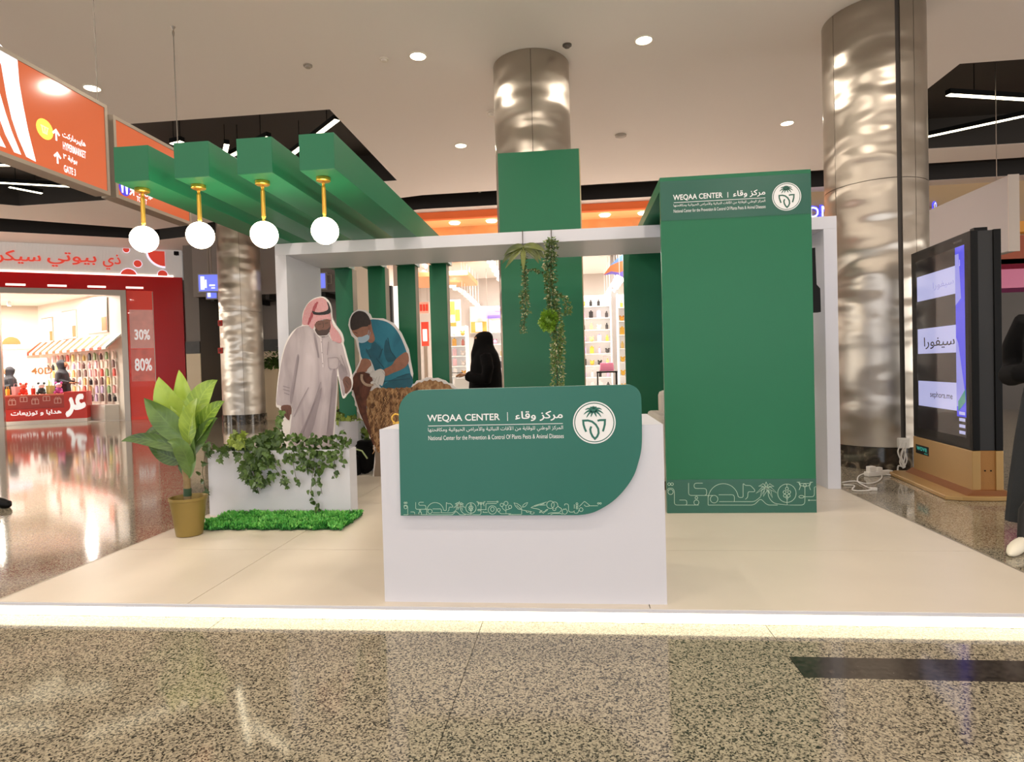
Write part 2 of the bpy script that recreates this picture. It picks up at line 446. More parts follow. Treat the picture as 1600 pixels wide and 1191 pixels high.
# floor: a slab with terrazzo panels laid on it, joints 1.19 m apart
fl = struct('floor', MB().box(-22, 16, -7, 27, -.12, -.006), mat('joint_dark', '#4a4338', .8))
XJ = [-.42 + 1.19 * k for k in range(-15, 12)]
for x0, x1 in zip(XJ, XJ[1:]):
    ys = (-7, 2.188, 2.343, 4.72, 9.5, 14.3, 20, 27) if x0 > .7 else (-7, 4.72, 9.5, 14.3, 20, 27)
    for y0, y1 in zip(ys, ys[1:]):
        strip = abs(y0 - 2.188) < .01
        add('granite_strip' if strip else 'terrazzo_panel', MB().box(x0 + .0012, x1 - .0012, y0 + (.0 if y0 > 2 and y0 < 3 else .001), y1 - (0 if y1 < 3 else .001), -.006, 0),
            mat('black_granite', '#37312c', .12, var=.6, vscale=45) if strip else 'terrazzo', fl,
            **({'label': 'polished black granite border strip let into the floor'} if strip else {}))

def P2(x, y, z=ZC): q = on_z(x, y, z); return (q.x, q.y)
PL = lambda u, v, d: (u, v, d)
# ceiling with two dark coffers and a dark slot that turns a corner
cL0, cL1, cL2 = P2(521, 174), P2(621, 285), P2(30, 322)
cR0, cR1 = P2(1512, 95), P2(1458, 229)
yF = (cL0[1] + cR0[1]) / 2; yB = (cL1[1] + cR1[1]) / 2
xL = (cL0[0] + cL1[0]) / 2; xR = cR0[0] - .05
slot_in = [P2(0, 341), P2(240, 359), P2(660, 305), P2(1030, 282)]
slot_out = [P2(0, 362), P2(250, 375), P2(660, 327), P2(1010, 308)]
def ext(a, b, t): return (b[0] + (b[0] - a[0]) * t, b[1] + (b[1] - a[1]) * t)
si = [ext(slot_in[1], slot_in[0], 1.6)] + slot_in + [(16, slot_in[3][1] - .3)]
so = [ext(slot_out[1], slot_out[0], 1.6)] + slot_out + [(16, slot_out[3][1] - .2)]
cm = MB()
cm.prism([(-22, -7), (16, -7), (16, yF), (-22, yF)], PL, ZC, ZC + .004)
cm.prism([(xL, yF), (xR, yF), (xR, yB), (xL, yB)], PL, ZC, ZC + .004)
cm.prism([(-15.5, yF), (cL2[0], cL2[1]), (xL, yB), (16, yB)] + si[::-1] + [(-22, yF)], PL, ZC, ZC + .004)
cm.prism([(-22, 27), (-22, yF + .5), ] + so + [(16, 27)], PL, ZC, ZC + .004)
ceiling = struct('ceiling', cm, CEIL)
def coffer(pts, h):
    m = MB(); n = len(pts); a = [m.v((x, y, ZC + .004)) for x, y in pts]; b = [m.v((x, y, ZC + h)) for x, y in pts]
    m.f(b)
    for k in range(n): m.f((a[k], a[(k + 1) % n], b[(k + 1) % n], b[k]))
    return m
add('coffer', coffer([(xL, yF), (xL, yB), cL2, (-15.5, yF)], .5), DARK, ceiling, label='dark recessed coffer with strip lights above the left signs')
add('coffer', coffer([(xR, yF), (16, yF), (16, yB), (xR, yB)], .5), DARK, ceiling, label='dark recessed coffer with strip lights above the screen totem')
add('shadow_slot', coffer(si + so[::-1], .3), DARK2, ceiling, label='dark slot running along the shop fronts')

# walls that close the mall behind the camera and at its sides
wallm = mat('mall_wall', '#b9a78f', .7)
struct('wall_rear', MB().box(-22, 16, -7.1, -7, 0, ZC), wallm)
struct('wall_east', MB().box(16, 16.1, -7, 27, 0, ZC), wallm)
struct('wall_west', MB().box(-22.1, -22, -7, 27, 0, ZC), wallm)

# downlights
def lamp_area(name, size, watt, loc, parent, col=(1, .88, .75), shape='DISK', rot=(0, 0, 0), size_y=None):
    L = bpy.data.lights.new(name, 'AREA'); L.shape = shape; L.size = size; L.energy = watt; L.color = col
    if size_y: L.size_y = size_y
    o = bpy.data.objects.new(name, L); COL.objects.link(o); o.location = loc; o.rotation_euler = rot
    if parent: o.parent = parent
    return o
def downlight(x, y, label, group=None):
    t = thing('downlight', label, 'downlight', (x, y, ZC), 0, group)
    add('trim_ring', MB().lathe((0, 0, 0), [(.10, 0), (.10, -.006), (.086, -.012), (.086, 0)], 28), mat('ring_white', '#efe6d8', .4), t, local=True, smooth=True)
    add('lens', MB().lathe((0, 0, 0), [(.001, -.004), (.086, -.004)], 28, cap=False), mat('downlight_lens', '#ffffff', .5, emit='#fff0d2', es=14), t, local=True)
    lamp_area('downlight_lamp', .17, DOWNLIGHT_W, (0, 0, -.03), t)
    return t
for px, lb in (((653, 87), 'round recessed downlight left of the tall steel column top'),
               ((1006, 62), 'round recessed downlight in the ceiling, largest one right of the central steel column'),
               ((720, 227), 'round recessed downlight low beside the upper green panel'),
               ((1230, 192), 'round recessed downlight above the white round emblem of the green tower'),
               ((144, 137), 'round recessed downlight just above the orange hanging sign')):
    x, y = P2(*px); downlight(x, y, lb)
d1 = P2(653, 87); px_ = P2(1006, 62)[0] - d1[0]
for row, yy in enumerate((3.95, 1.1, -1.8, -4.6)):
    for k in range(-2, 3):
        downlight(d1[0] + px_ * (k + .0), yy, f'round downlight over the front aisle, {ORD[k + 2]} from left in the {ORD[row]} row before the booth', 'downlights over the front aisle')

# strip lights hung in the coffers
def strip(p, q, label):
    p = Vector((*p, ZC + .06)); q = Vector((*q, ZC + .06)); d = q - p; L = d.length; a = math.atan2(d.y, d.x)
    t = thing('strip_light', label, 'strip light', p, a, 'strip lights in the dark coffers')
    add('housing', MB().box(0, L, -.04, .04, .0, .07), BLACK, t, local=True)
    add('diffuser', MB().box(.005, L - .005, -.036, .036, -.008, 0), mat('strip_diffuser', '#ffffff', .5, emit='#fff2cf', es=LINEAR_E), t, local=True)
    for s in (.2, .8): add('hanger', MB().box(L * s - .004, L * s + .004, -.004, .004, .07, .44), BLACK, t, local=True)
s = lambda x, y: P2(x, y, ZC + .05)
for p, q, lb in ((s(527, 188), s(455, 243), 'diagonal strip light ending at the corner of the dark coffer'),
                 (s(570, 283), s(619, 283), 'strip light at the far corner of the dark coffer above the pergola'),
                 (s(-60, 259), s(52, 259), 'upper of the strip lights seen below the orange sign'),
                 (s(-60, 283), s(141, 294), 'long middle strip light seen below the orange sign'),
                 (s(14, 293), s(66, 303), 'short lower strip light seen below the orange sign'),
                 (s(268, 226), s(285, 222), 'strip light glimpsed between the first two pergola beams'),
                 (s(360, 245), s(420, 215), 'strip light glimpsed between the middle pergola beams'),
                 (s(1481, 149), s(1680, 161), 'upper strip light in the coffer above the screen totem'),
                 (s(1400, 225), s(1690, 163), 'lower strip light in the coffer above the screen totem')):
    strip(p, q, lb)
for p, q in (((-8.0, 9.0), (-6.5, 10.5)), ((-6.3, 10.6), (-5.2, 9.0))):
    strip(p, q, 'strip light in the dark coffer hidden above the orange signs, ' + ('nearer the aisle end' if p[0] < -7 else 'nearer the pergola'))

# small ceiling fittings
def fitting(name, px, lb, cat, prof, m, z=ZC):
    x, y = P2(*px, z); t = thing(name, lb, cat, (x, y, z))
    add('base', MB().lathe((0, 0, 0), prof[0], 18), m, t, local=True, smooth=True)
    add('head', MB().lathe((0, 0, 0), prof[1], 18), m, t, local=True, smooth=True)
grey = mat('fitting_grey', '#a89c90', .5)
disk = ([(.05, 0), (.05, -.012)], [(.035, -.012), (.03, -.03), (.01, -.035)])
fitting('sprinkler', (481, 102), 'small round sprinkler head above the fourth pergola beam', 'sprinkler', disk, grey)
fitting('sprinkler', (600, 92), 'tiny pale sprinkler head left of the nearest downlight', 'sprinkler', disk, mat('fitting_pale', '#e8ddd0', .5))
fitting('smoke_detector', (767, 175), 'pale smoke detector on the ceiling left of the central column', 'smoke detector', ([(.055, 0), (.055, -.02)], [(.04, -.02), (.035, -.06), (.015, -.065)]), mat('fitting_pale', '#e8ddd0', .5))
fitting('smoke_detector', (970, 211), 'flat grey disc detector on the ceiling right of the central column', 'smoke detector', ([(.085, 0), (.085, -.02)], [(.07, -.02), (.06, -.028), (.02, -.03)]), grey)
fitting('sprinkler', (886, 70), 'dark sprinkler head beside the top of the central column', 'sprinkler', disk, mat('fitting_dark', '#5a5046', .5))
fitting('sprinkler', (750, 301), 'silver sprinkler head in the dark slot left of the green panel', 'sprinkler', disk, mat('fitting_pale', '#e8ddd0', .5), ZC + .3)
fitting('sprinkler', (92, 353), 'silver sprinkler head in the dark slot above the red shop sign', 'sprinkler', disk, mat('fitting_pale', '#e8ddd0', .5), ZC + .3)

# steel columns: curved panels with open joints on a marble base
def arcpanel(r, a0, a1, z0, z1, n=12, th=.012):
    m = MB()
    pts = [(r * cos(a0 + (a1 - a0) * k / n), r * sin(a0 + (a1 - a0) * k / n)) for k in range(n + 1)]
    pts += [((r - th) * cos(a1 + (a0 - a1) * k / n), (r - th) * sin(a1 + (a0 - a1) * k / n)) for k in range(n + 1)]
    m.prism(pts, lambda u, v, d: (u, v, d), z0, z1); return m
def column(name, label, cx, cy, r, base, angles, zs, base_r=None):
    t = thing(name, label, 'column', (cx, cy, 0))
    add('core', MB().lathe((0, 0, 0), [(r - .014, base), (r - .014, ZC)], 40), mat('joint_shadow', '#3b3530', .6), t, local=True, smooth=True)
    add('marble_base', MB().lathe((0, 0, 0), [(base_r or r + .02, 0), (base_r or r + .02, base)], 40), 'dark_marble', t, local=True, smooth=True, label='dark marble base ring')
    for z0, z1 in zip(zs, zs[1:]):
        for a0, a1 in zip(angles, angles[1:]):
            if a1 - a0 < 6: continue        # an open joint
            add('steel_panel', arcpanel(r, R(a0) + .006, R(a1) - .006, z0 + .003, z1 - .003, max(3, int((a1 - a0) / 6))), 'brushed_steel', t, local=True, smooth=True)
    return t
column('steel_column', 'round brushed steel column rising behind the central green panel', -.40, 7.21, .44, .22, (-87, 93, 273), (.22, 2.3, ZC))
cr = column('steel_column', 'thick brushed steel column beside the white frame and the screen totem', 3.165, 6.756, .468, .22, (-162, -91, -86, -68, -20, 40, 120, 198), (.22, 2.84, ZC))
lx, ly = on_y(375, 450, 13.45).x, 13.45
column('steel_column', 'distant brushed steel column with red alarm boxes left of the white frame', lx, ly, .46, .22, (-60, 120, 300), (.22, 2.55, ZC))
for z, lb in ((2.42, 'red alarm sounder, upper box on the distant steel column'), (1.73, 'red call point, lower box on the distant steel column')):
    q = on_y(345, 505 if z > 2 else 548, ly - .38)
    t = thing('alarm_box', lb, 'alarm box', (q.x, q.y, q.z))
    add('body', MB().box(-.055, .055, -.03, .09, -.065, .065), mat('alarm_red', '#c02a1c', .4), t, local=True, bevel=.008)
    add('front_plate', MB().box(-.03, .03, -.036, -.03, -.03, .03), mat('alarm_dark', '#7d1710' if z > 2 else '#f1e0da', .4), t, local=True)
# ================================================================== THE RED SHOP ON THE LEFT
A_ = on_z(0, 377, ZC); B_ = on_z(281, 391, ZC)
ud = (B_ - A_); ud.z = 0; ud.normalize(); ang = math.atan2(ud.y, ud.x); nd = Vector((-ud.y, ud.x, 0))
SM = Matrix.Translation((B_.x, B_.y, 0)) @ Matrix.Rotation(ang, 4, 'Z')      # local x along the front, y into the shop
def fac(x, y, off=0):
    q = ray(x, y); t = (nd.dot(B_ + nd * off - C0)) / nd.dot(q); p = C0 + q * t
    return (ud.dot(p - B_), p.z)
def S(p): return SM @ Vector(p)
fpl = lambda off: (lambda u, v: (u, -off, v))
RED = mat('shop_red', '#d0141a', .22, spec=.25)
ORED = mat('sign_red', '#ee4a38', .4, emit='#ee4a38', es=.5)
shopw = mat('shop_white', '#f6f1ea', .5)
sf = thing('shop_front', 'red and white cosmetics shop front with red lettering at the far left', 'shop front', (B_.x, B_.y, 0), ang)
L = -5.2
z_sb = fac(285, 434)[1]; z_op = fac(195, 455)[1]
xj0, xj1 = fac(192, 560)[0], fac(201, 560)[0]; xw = fac(243, 560)[0]
add('sign_board', MB().box(L, .04, 0, .5, z_sb, ZC - .01), mat('sign_board', '#d8d2cd', .5, emit='#d8d2cd', es=.34), sf, local=True)
ribs = MB()
k = L
while k < xj1 - .1: ribs.box(k, k + .03, -.012, 0, z_sb + .1, ZC - .02); k += .075
o = add('sign_ribs', ribs, mat('sign_board', '#d8d2cd', .5, emit='#d8d2cd', es=.34), sf, local=True); o['kind'] = 'stuff'
add('light_line', MB().box(L, xw + .5, -.03, .0, z_sb, z_sb + .045), mat('sign_glow', '#ffffff', .5, emit='#fff3dd', es=3), sf, local=True)
add('red_header', MB().box(L, .03, -.02, .3, z_op + .02, z_sb), RED, sf, local=True)
for j in range(5): add('header_reflection', MB().box(L + .5 + .85 * j, L + .9 + .85 * j, -.024, -.02, z_op + .07, z_op + .12), mat('painted_reflection', '#ffffff', .3, emit='#ffe9d6', es=2), sf, local=True)  # glowing bars painted as lamp reflections in the glossy red header
add('door_rail', MB().box(L, xj1, -.05, .1, z_op - .12, z_op + .02), ALU, sf, local=True)
add('door_jamb', MB().box(xj0, xj1, -.05, .1, 0, z_op - .12), ALU, sf, local=True)
add('door_jamb', MB().box(fac(-8, 560)[0], fac(3, 560)[0], -.05, .1, 0, z_op - .12), ALU, sf, local=True)
add('red_pier', MB().box(xw, .03, -.06, .5, 0, z_op + .05), RED, sf, local=True)
# display window with sale posters
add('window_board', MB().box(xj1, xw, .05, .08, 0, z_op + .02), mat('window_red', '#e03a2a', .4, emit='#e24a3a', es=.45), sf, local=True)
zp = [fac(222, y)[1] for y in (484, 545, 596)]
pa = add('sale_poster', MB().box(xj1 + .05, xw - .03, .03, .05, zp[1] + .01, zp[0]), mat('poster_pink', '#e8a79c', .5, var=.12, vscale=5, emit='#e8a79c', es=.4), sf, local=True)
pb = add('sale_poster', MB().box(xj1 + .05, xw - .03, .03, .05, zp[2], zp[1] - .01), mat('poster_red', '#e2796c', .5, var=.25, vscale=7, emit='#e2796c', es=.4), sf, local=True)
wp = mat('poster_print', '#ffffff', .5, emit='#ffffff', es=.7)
def put(name, s, x0, x1, z0, z1, fn, m, parent, bold=.0, ar=False, local=True, **kw):
    vs, fs = text2d(s, bold, ar)
    return add(name, MB().flat(([(x0 + u * (x1 - x0), z0 + v * (z1 - z0), l_) for u, v, l_ in vs], fs), fn), m, parent, local=local, **kw)
xm = (xj1 + xw) / 2
put('lettering', '30%', xm - .16, xm + .20, zp[1] + .24, zp[1] + .52, fpl(-.028), wp, pa, .02)
put('lettering', '80%', xm - .18, xm + .22, zp[2] + .28, zp[2] + .62, fpl(-.028), wp, pb, .02)
add('window_pane', MB().box(xj1, xw, 0, .012, .08, z_op), mat('clear_glass', '#101010', .02, alpha=.06), sf, local=True)
add('window_frame', MB().box(xw - .02, xw, -.02, .03, 0, z_op), ALU, sf, local=True)
# lettering and dots on the sign board
tx = fac(188, 402); tl = fac(2, 405)
lt = MB()
def seg(s, p0, p1, bold=.012):
    (xa, ya, xb, yb) = (*p0, *p1); a = fac(xa, ya, -.05); b = fac(xb, yb, -.05)
    vs, fs = text2d(s, bold, True); lt.flat(([(a[0] + u * (b[0] - a[0]), b[1] + v * (a[1] - b[1]), l_) for u, v, l_ in vs], fs), fpl(.05))
seg('ذي', (160, 397), (189, 422)); seg('بيوتي', (73, 393), (151, 419)); seg('سيكرتس', (-62, 387), (64, 414))
o = add('lettering', lt, ORED, sf, local=True)
so_ = o.modifiers.new('t', 'SOLIDIFY'); so_.thickness = .03; so_.offset = -1
for (x, y, rx, lb, cut) in ((197, 390, 5, '', 'top'), (215, 412, 6.2, '', ''), (201, 431, 12.5, '', 'bottom'), (257, 393, 26, '', 'quarter'), (254, 429, 7.5, '', 'bottom')):
    c = fac(x, y, -.04); r = abs(fac(x + rx, y, -.04)[0] - c[0]); pts = []
    for q in circ(c[0], c[1], r, 32):
        u, v = q
        if cut == 'top': v = min(v, ZC - .03)
        if cut == 'bottom': v = max(v, z_sb + .03)
        if cut == 'quarter': v = min(v, c[1]); u = min(u, c[0])
        pts.append((u, v))
    if cut == 'quarter': pts = [p for p in circ(c[0], c[1], r, 40) if p[0] <= c[0] + 1e-6 and p[1] <= c[1] + 1e-6] + [(c[0], c[1])]
    add('red_dot', MB().prism(pts, lambda u, v, d: (u, d, v), -.04, -.01), ORED, sf, local=True)
    add('dot_glow', MB().prism([(c[0] + (u - c[0]) * 1.12, max(min(c[1] + (v - c[1]) * 1.12, ZC - .015), z_sb + .015)) for u, v in pts], lambda u, v, d: (u, d, v), -.012, -.004), mat('dot_glow', '#ffffff', .5, emit='#dfe4ff', es=1.2), sf, local=True)
cv = fac(276, 397)
t = thing('camera_unit', 'small black security camera at the right end of the red shop sign', 'camera', S((cv[0], -.1, cv[1])), ang)
add('body', MB().box(-.06, .06, -.05, .05, -.05, .05), BLACK, t, local=True, bevel=.01)
add('lens', MB().lathe((0, 0, -.06), [(.02, 0), (.025, .012)], 12), BLACK, t, local=True)

# interior shell
XR, XE, YE = xj0 - .02, fac(62, 553, 4.5)[0], 4.5
def shop_struct(name, mb, m): return struct(name, mb, m)
fm = MB(SM); fm.prism([(-14, .1), (XR + .9, .1), (XR + .9, 6.5), (-14, 6.5)], lambda u, v, d: (u, v, d), .001, .008)
shop_struct('floor_shop', fm, mat('shop_floor', '#f1e9df', .08))
fm = MB(SM); fm.prism([(-14, .1), (XR, .1), (XR, 6.5), (-14, 6.5)], lambda u, v, d: (u, v, d), z_op + .02, z_op + .08)
shop_struct('ceiling_shop', fm, shopw)
fm = MB(SM); fm.prism([(XR, .1), (XR + .08, .1), (XE + .08, YE), (XE, YE)], lambda u, v, d: (u, v, d), 0, z_op + .02)
shop_struct('wall_shop_side', fm, mat('shop_wall', '#ddd3c5', .6))
fm = MB(SM); fm.box(-14, XE, YE, YE + .08, 0, z_op + .02)
shop_struct('wall_shop_back', fm, mat('shop_back_wall', '#c9bcab', .6))
for k in range(4):
    for j_ in range(2):
        lo = lamp_area('shop_lamp', .16, 175, S((-8.2 + 1.9 * k - .6 * j_, 1.2 + 1.7 * j_, z_op - .03)), None, (1, .93, .84), 'DISK', (0, 0, ang))
# track spots in the shop ceiling
for k in range(16):
    x = -8.6 + .55 * (k % 8) + .3 * (k // 8); y = 1.0 + 1.6 * (k // 8)
    if x > XR - .5 * y: continue
    p = S((x, y, z_op - .02))
    t = thing('track_spot', f'white track spotlight on the red shop ceiling, {ORD[k % 8]} in the {"front" if k < 8 else "rear"} row', 'spotlight', p, ang, 'track spotlights in the red shop')
    add('head', MB().lathe((0, 0, -.16), [(.045, 0), (.05, .1), (.02, .14)], 12), mat('spot_grey', '#cfcac4', .4), t, local=True, smooth=True)
    add('lens', MB().lathe((0, 0, -.165), [(.002, 0), (.042, 0)], 12, cap=False), mat('spot_lens', '#ffffff', .5, emit='#fff6e6', es=8), t, local=True)
# framed posters and the striped awning on the slanting wall: w runs along the wall
wd = Vector((XE - XR, YE - .1, 0)); WL = wd.length; wd.normalize()
def wallpt(w, z, off=.02): return SM @ (Vector((XR, .1, z)) + wd * w + Vector((-wd.y, wd.x, 0)) * off)
def wall_at(x, y):
    p0 = wallpt(0, 0, 0); p1 = wallpt(1, 0, 0); dd = (p1 - p0); nn = Vector((-dd.y, dd.x, 0)); q = ray(x, y); t = nn.dot(p0 - C0) / nn.dot(q)
    p = C0 + q * t; return ((p - p0).dot(dd), p.z)
def wall_rect(m, w0, w1, z0, z1, o0, o1):
    m.prism([(w0, z0), (w1, z0), (w1, z1), (w0, z1)], lambda u, v, d: wallpt(u, v, d), o0, o1)
for k, (a, b, lb) in enumerate((((66, 498), (85, 535), 'farthest of the three posters on the wall of the red shop'), ((98, 487), (122, 529), 'middle of the three posters on the wall of the red shop'), ((137, 470), (170, 519), 'nearest of the three posters on the wall of the red shop'))):
    w1, z1 = wall_at(*a); w0, z0 = wall_at(*b)
    if w0 > w1: w0, w1 = w1, w0
    if z0 > z1: z0, z1 = z1, z0
    t = thing('poster', lb, 'poster', wallpt((w0 + w1) / 2, z0))
    m = MB(); wall_rect(m, w0, w1, z0, z1, .0, .03); add('frame', m, ALU, t)
    m = MB(); wall_rect(m, w0 + .03, w1 - .03, z0 + .03, z1 - .03, .03, .035); add('print', m, mat('poster_white', '#f2e6e2', .5, var=.10, vscale=4), t)
    m = MB(); wall_rect(m, w0 + .03, w0 + (w1 - w0) * .28, z0 + .05, z0 + (z1 - z0) * .45, .035, .038); add('print_patch', m, mat('poster_orange', '#cf5f30', .5), t)
aw0, aw1 = wall_at(62, 553), wall_at(192, 523); lo0, lo1 = wall_at(66, 558), wall_at(190, 540)
t = thing('awning', 'orange and white striped awning along the wall of the red shop', 'awning', wallpt(1, 1.8))
N = 22
for k in range(N):
    u0 = .05 + (WL - .1) * k / N; u1 = .05 + (WL - .1) * (k + 1) / N; m = MB()
    m.prism([(0.0, 2.32), (.38, 1.96), (.38, 1.90), (0, 2.26)], lambda a, b, d: wallpt(d, b, a), u0, u1)
    add('stripe', m, mat('awning_orange', '#d6481c', .6) if k % 2 else shopw, t)
# goods hanging under the awning
pal = ['#e9a3a0', '#d9584d', '#f0d9c8', '#2d2a2c', '#d9a56a', '#c9b7d8', '#f3c6cf', '#8fae78', '#e8d37c', '#7a5c58']
CNAME = {'#e9a3a0': 'salmon', '#d9584d': 'red', '#f0d9c8': 'cream', '#2d2a2c': 'black', '#d9a56a': 'tan', '#c9b7d8': 'lilac', '#f3c6cf': 'pink', '#8fae78': 'green', '#e8d37c': 'yellow', '#7a5c58': 'brown'}
rnd = random.Random(3)
protos = {}
def product(kind, col, p, rz, label, cat, group):
    key = (kind, col)
    if key not in protos:
        o = bpy.data.objects.new('goods_proto', None)
        m = MB()
        if kind == 0: m.box(-.055, .055, -.02, .02, -.09, .09); m.box(-.02, .02, -.022, .022, .09, .12)
        elif kind == 1: m.lathe((0, 0, -.09), [(.035, 0), (.04, .02), (.04, .12), (.018, .15), (.018, .18)], 10)
        else: m.sphere((0, 0, 0), .06, 10, 6); m.sphere((-.04, 0, .06), .025, 8, 5); m.sphere((.04, 0, .06), .025, 8, 5)
        me = bpy.data.meshes.new('goods'); me.from_pydata([tuple(v) for v in m.V], [], m.F); me.materials.append(mat('goods' + col, col, .4)); protos[key] = me
        bpy.data.objects.remove(o)
    nm = ('gift_pouch', 'bottle', 'plush_toy')[kind]
    o = bpy.data.objects.new(nm, protos[key]); COL.objects.link(o); o.location = p; o.rotation_euler = (0, 0, rz)
    tag(o, label, cat, group); return o
wang = ang + math.atan2(wd.y, wd.x)
for r_ in range(6):
    for c_ in range(13):
        kind = rnd.choice((0, 0, 1)); z = 1.74 - .23 * r_; w = .35 + .34 * c_ + rnd.uniform(-.05, .05)
        if w > WL - .2: continue
        pc = rnd.choice(pal)
        product(kind, pc, wallpt(w, z, .07), wang, f"{CNAME[pc]} {'gift pouch' if kind == 0 else 'bottle'}, {ORD[c_]} from the entrance, {ORD[r_]} row under the awning",
                'gift' if kind == 0 else 'bottle', 'gifts under the striped awning' if kind == 0 else 'bottles under the striped awning')
t = thing('wall_shelf_unit', 'white base cabinet below the gifts along the wall of the red shop', 'cabinet', wallpt(1, 0))
m = MB(); wall_rect(m, .3, WL - .2, 0, .42, 0, .35); add('body', m, shopw, t)
for k in range(5):
    m = MB(); wall_rect(m, .33 + k * (WL - .56) / 5, .29 + (k + 1) * (WL - .56) / 5, .05, .38, .35, .36); add('door', m, mat('cabinet_door', '#ece5dc', .4), t)
# white counter wall with 40D
t = thing('display_wall', 'white display wall with gold number behind the red sale counter', 'display', S((fac(45, 590, 2.2)[0], 2.2, 0)), ang)
hx0 = fac(5, 590, 2.2)[0] - 3; hx1 = fac(74, 590, 2.2)[0]; ox = fac(45, 590, 2.2)[0]
add('panel', MB().box(hx0 - ox, hx1 - ox, 0, .08, 0, fac(45, 560, 2.2)[1]), shopw, t, local=True)
n0 = fac(49, 585, 2.2); n1 = fac(82, 574, 2.2)
put('number', '40D', n0[0] - ox, n1[0] - ox, n0[1], n1[1], lambda u, v: (u, -.01, v), mat('gold_letter', '#9a6430', .4), t, .01)
# pale sign boards high at the back
t = thing('hanging_display', 'white header board with an orange half disc at the back of the red shop', 'display', S((fac(12, 520, 3.6)[0], 3.6, fac(12, 545, 3.6)[1])), ang)
ox, oz = fac(12, 520, 3.6)[0], fac(12, 545, 3.6)[1]
add('board', MB().box(-1.6, fac(25, 520, 3.6)[0] - ox, 0, .06, 0, fac(12, 508, 3.6)[1] - oz), shopw, t, local=True)
c = fac(18, 538, 3.6)
add('half_disc', MB().prism([(c[0] - ox + u, c[1] - oz + v) for u, v in arc(0, 0, .22, 0, 180)], lambda u, v, d: (u, d, v), -.02, 0), mat('disc_orange', '#e05a28', .5), t, local=True)
q = fac(22, 552, 3.3)
t = thing('shelf_banner', 'lilac banner strip below the half disc board in the red shop', 'banner', S((fac(5, 555, 3.3)[0], 3.3, fac(5, 560, 3.3)[1])), ang)
add('strip', MB().box(-1.5, .55, 0, .04, 0, .22), mat('lilac_print', '#e3c9ea', .5, var=.15, vscale=3), t, local=True)
add('lower_edge', MB().box(-1.5, .55, -.01, .0, 0, .03), mat('lilac_dark', '#b59ac2', .5), t, local=True)
# the red sale counter with white lettering
o0 = .35
x0, x1 = fac(6, 640, o0)[0], fac(136, 640, o0)[0]; xs = fac(101, 640, o0)[0]; zt0 = fac(60, 619, o0)[1]; zt1 = fac(118, 612, o0)[1]
t = thing('sale_counter', 'red sale counter with white lettering at the entrance of the red shop', 'counter', S((x0, o0, 0)), ang)
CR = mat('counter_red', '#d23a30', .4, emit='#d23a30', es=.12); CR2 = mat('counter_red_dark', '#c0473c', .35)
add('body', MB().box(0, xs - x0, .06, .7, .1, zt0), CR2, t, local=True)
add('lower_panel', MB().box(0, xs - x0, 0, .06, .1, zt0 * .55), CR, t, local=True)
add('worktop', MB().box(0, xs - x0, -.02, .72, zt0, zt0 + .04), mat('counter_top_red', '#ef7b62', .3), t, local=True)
add('end_panel', MB().box(xs - x0, x1 - x0, -.03, .7, .1, zt1), CR, t, local=True)
add('plinth', MB().box(0, x1 - x0, -.05, .7, 0, .1), shopw, t, local=True)
a = fac(17, 653, o0); b = fac(96, 643, o0)
put('lettering', 'هدايا و توزيعات', a[0] - x0, b[0] - x0, a[1] + .02, b[1] + .06, lambda u, v: (u, -.004, v), wp, t, .03, True)
a = fac(103, 652, o0); b = fac(134, 614, o0)
put('lettering', 'عر', a[0] - x0, b[0] - x0, a[1], b[1] - .02, lambda u, v: (u, -.034, v), wp, t, .06, True)
for k in range(5):
    gx = (.22 + .33 * k) * (xs - x0) / 1.75; gz = zt0 * (.80 if k % 2 == 0 else .90)
    for nm, v in (('gift_print', [stroke([(gx - .07, gz - .06), (gx + .07, gz - .06), (gx + .07, gz + .05), (gx - .07, gz + .05)], .016, True)]), ('ribbon_print', [stroke([(gx, gz - .06), (gx, gz + .05)], .016), stroke(circ(gx - .03, gz + .075, .022, 10), .012, True), stroke(circ(gx + .03, gz + .075, .022, 10), .012, True)])):
        m = MB()
        for f in v: m.flat(f, lambda u, w: (u, .057, w))
        add(nm, m, mat('pink_print', '#f2c3b9', .5), t, local=True)
# toys and gifts on the counter
def plush(x, c1, c2, lb, ears=True):
    t = thing('plush_toy', lb, 'plush toy', S((x, o0 + .25, zt0 + .04)), ang)
    add('body', MB().sphere((0, 0, .09), .085, 12, 8, sc=(1, .8, 1.05)), mat('plush' + c1, c1, .8), t, local=True, smooth=True)
    add('head', MB().sphere((0, 0, .22), .075, 12, 8, sc=(1, .85, .9)), mat('plush' + c2, c2, .8), t, local=True, smooth=True)
    for s_ in (-1, 1):
        add('ear', MB().sphere((s_ * .06, 0, .285), .032, 8, 6), mat('plush' + c1, c1, .8), t, local=True, smooth=True)
        add('foot', MB().sphere((s_ * .07, -.06, .035), .04, 8, 6), mat('plush' + c1, c1, .8), t, local=True, smooth=True)
for px, c1, c2, lb in ((37, '#d8402c', '#e5735c', 'red plush toy on the red sale counter'), (65, '#3a4a4c', '#f2f0f2', 'black and white plush bear with bow on the red sale counter'), (92, '#c05fb0', '#f3d3ea', 'purple plush bear at the right end of the toys on the sale counter')):
    plush(fac(px, 612, o0 + .25)[0], c1, c2, lb)
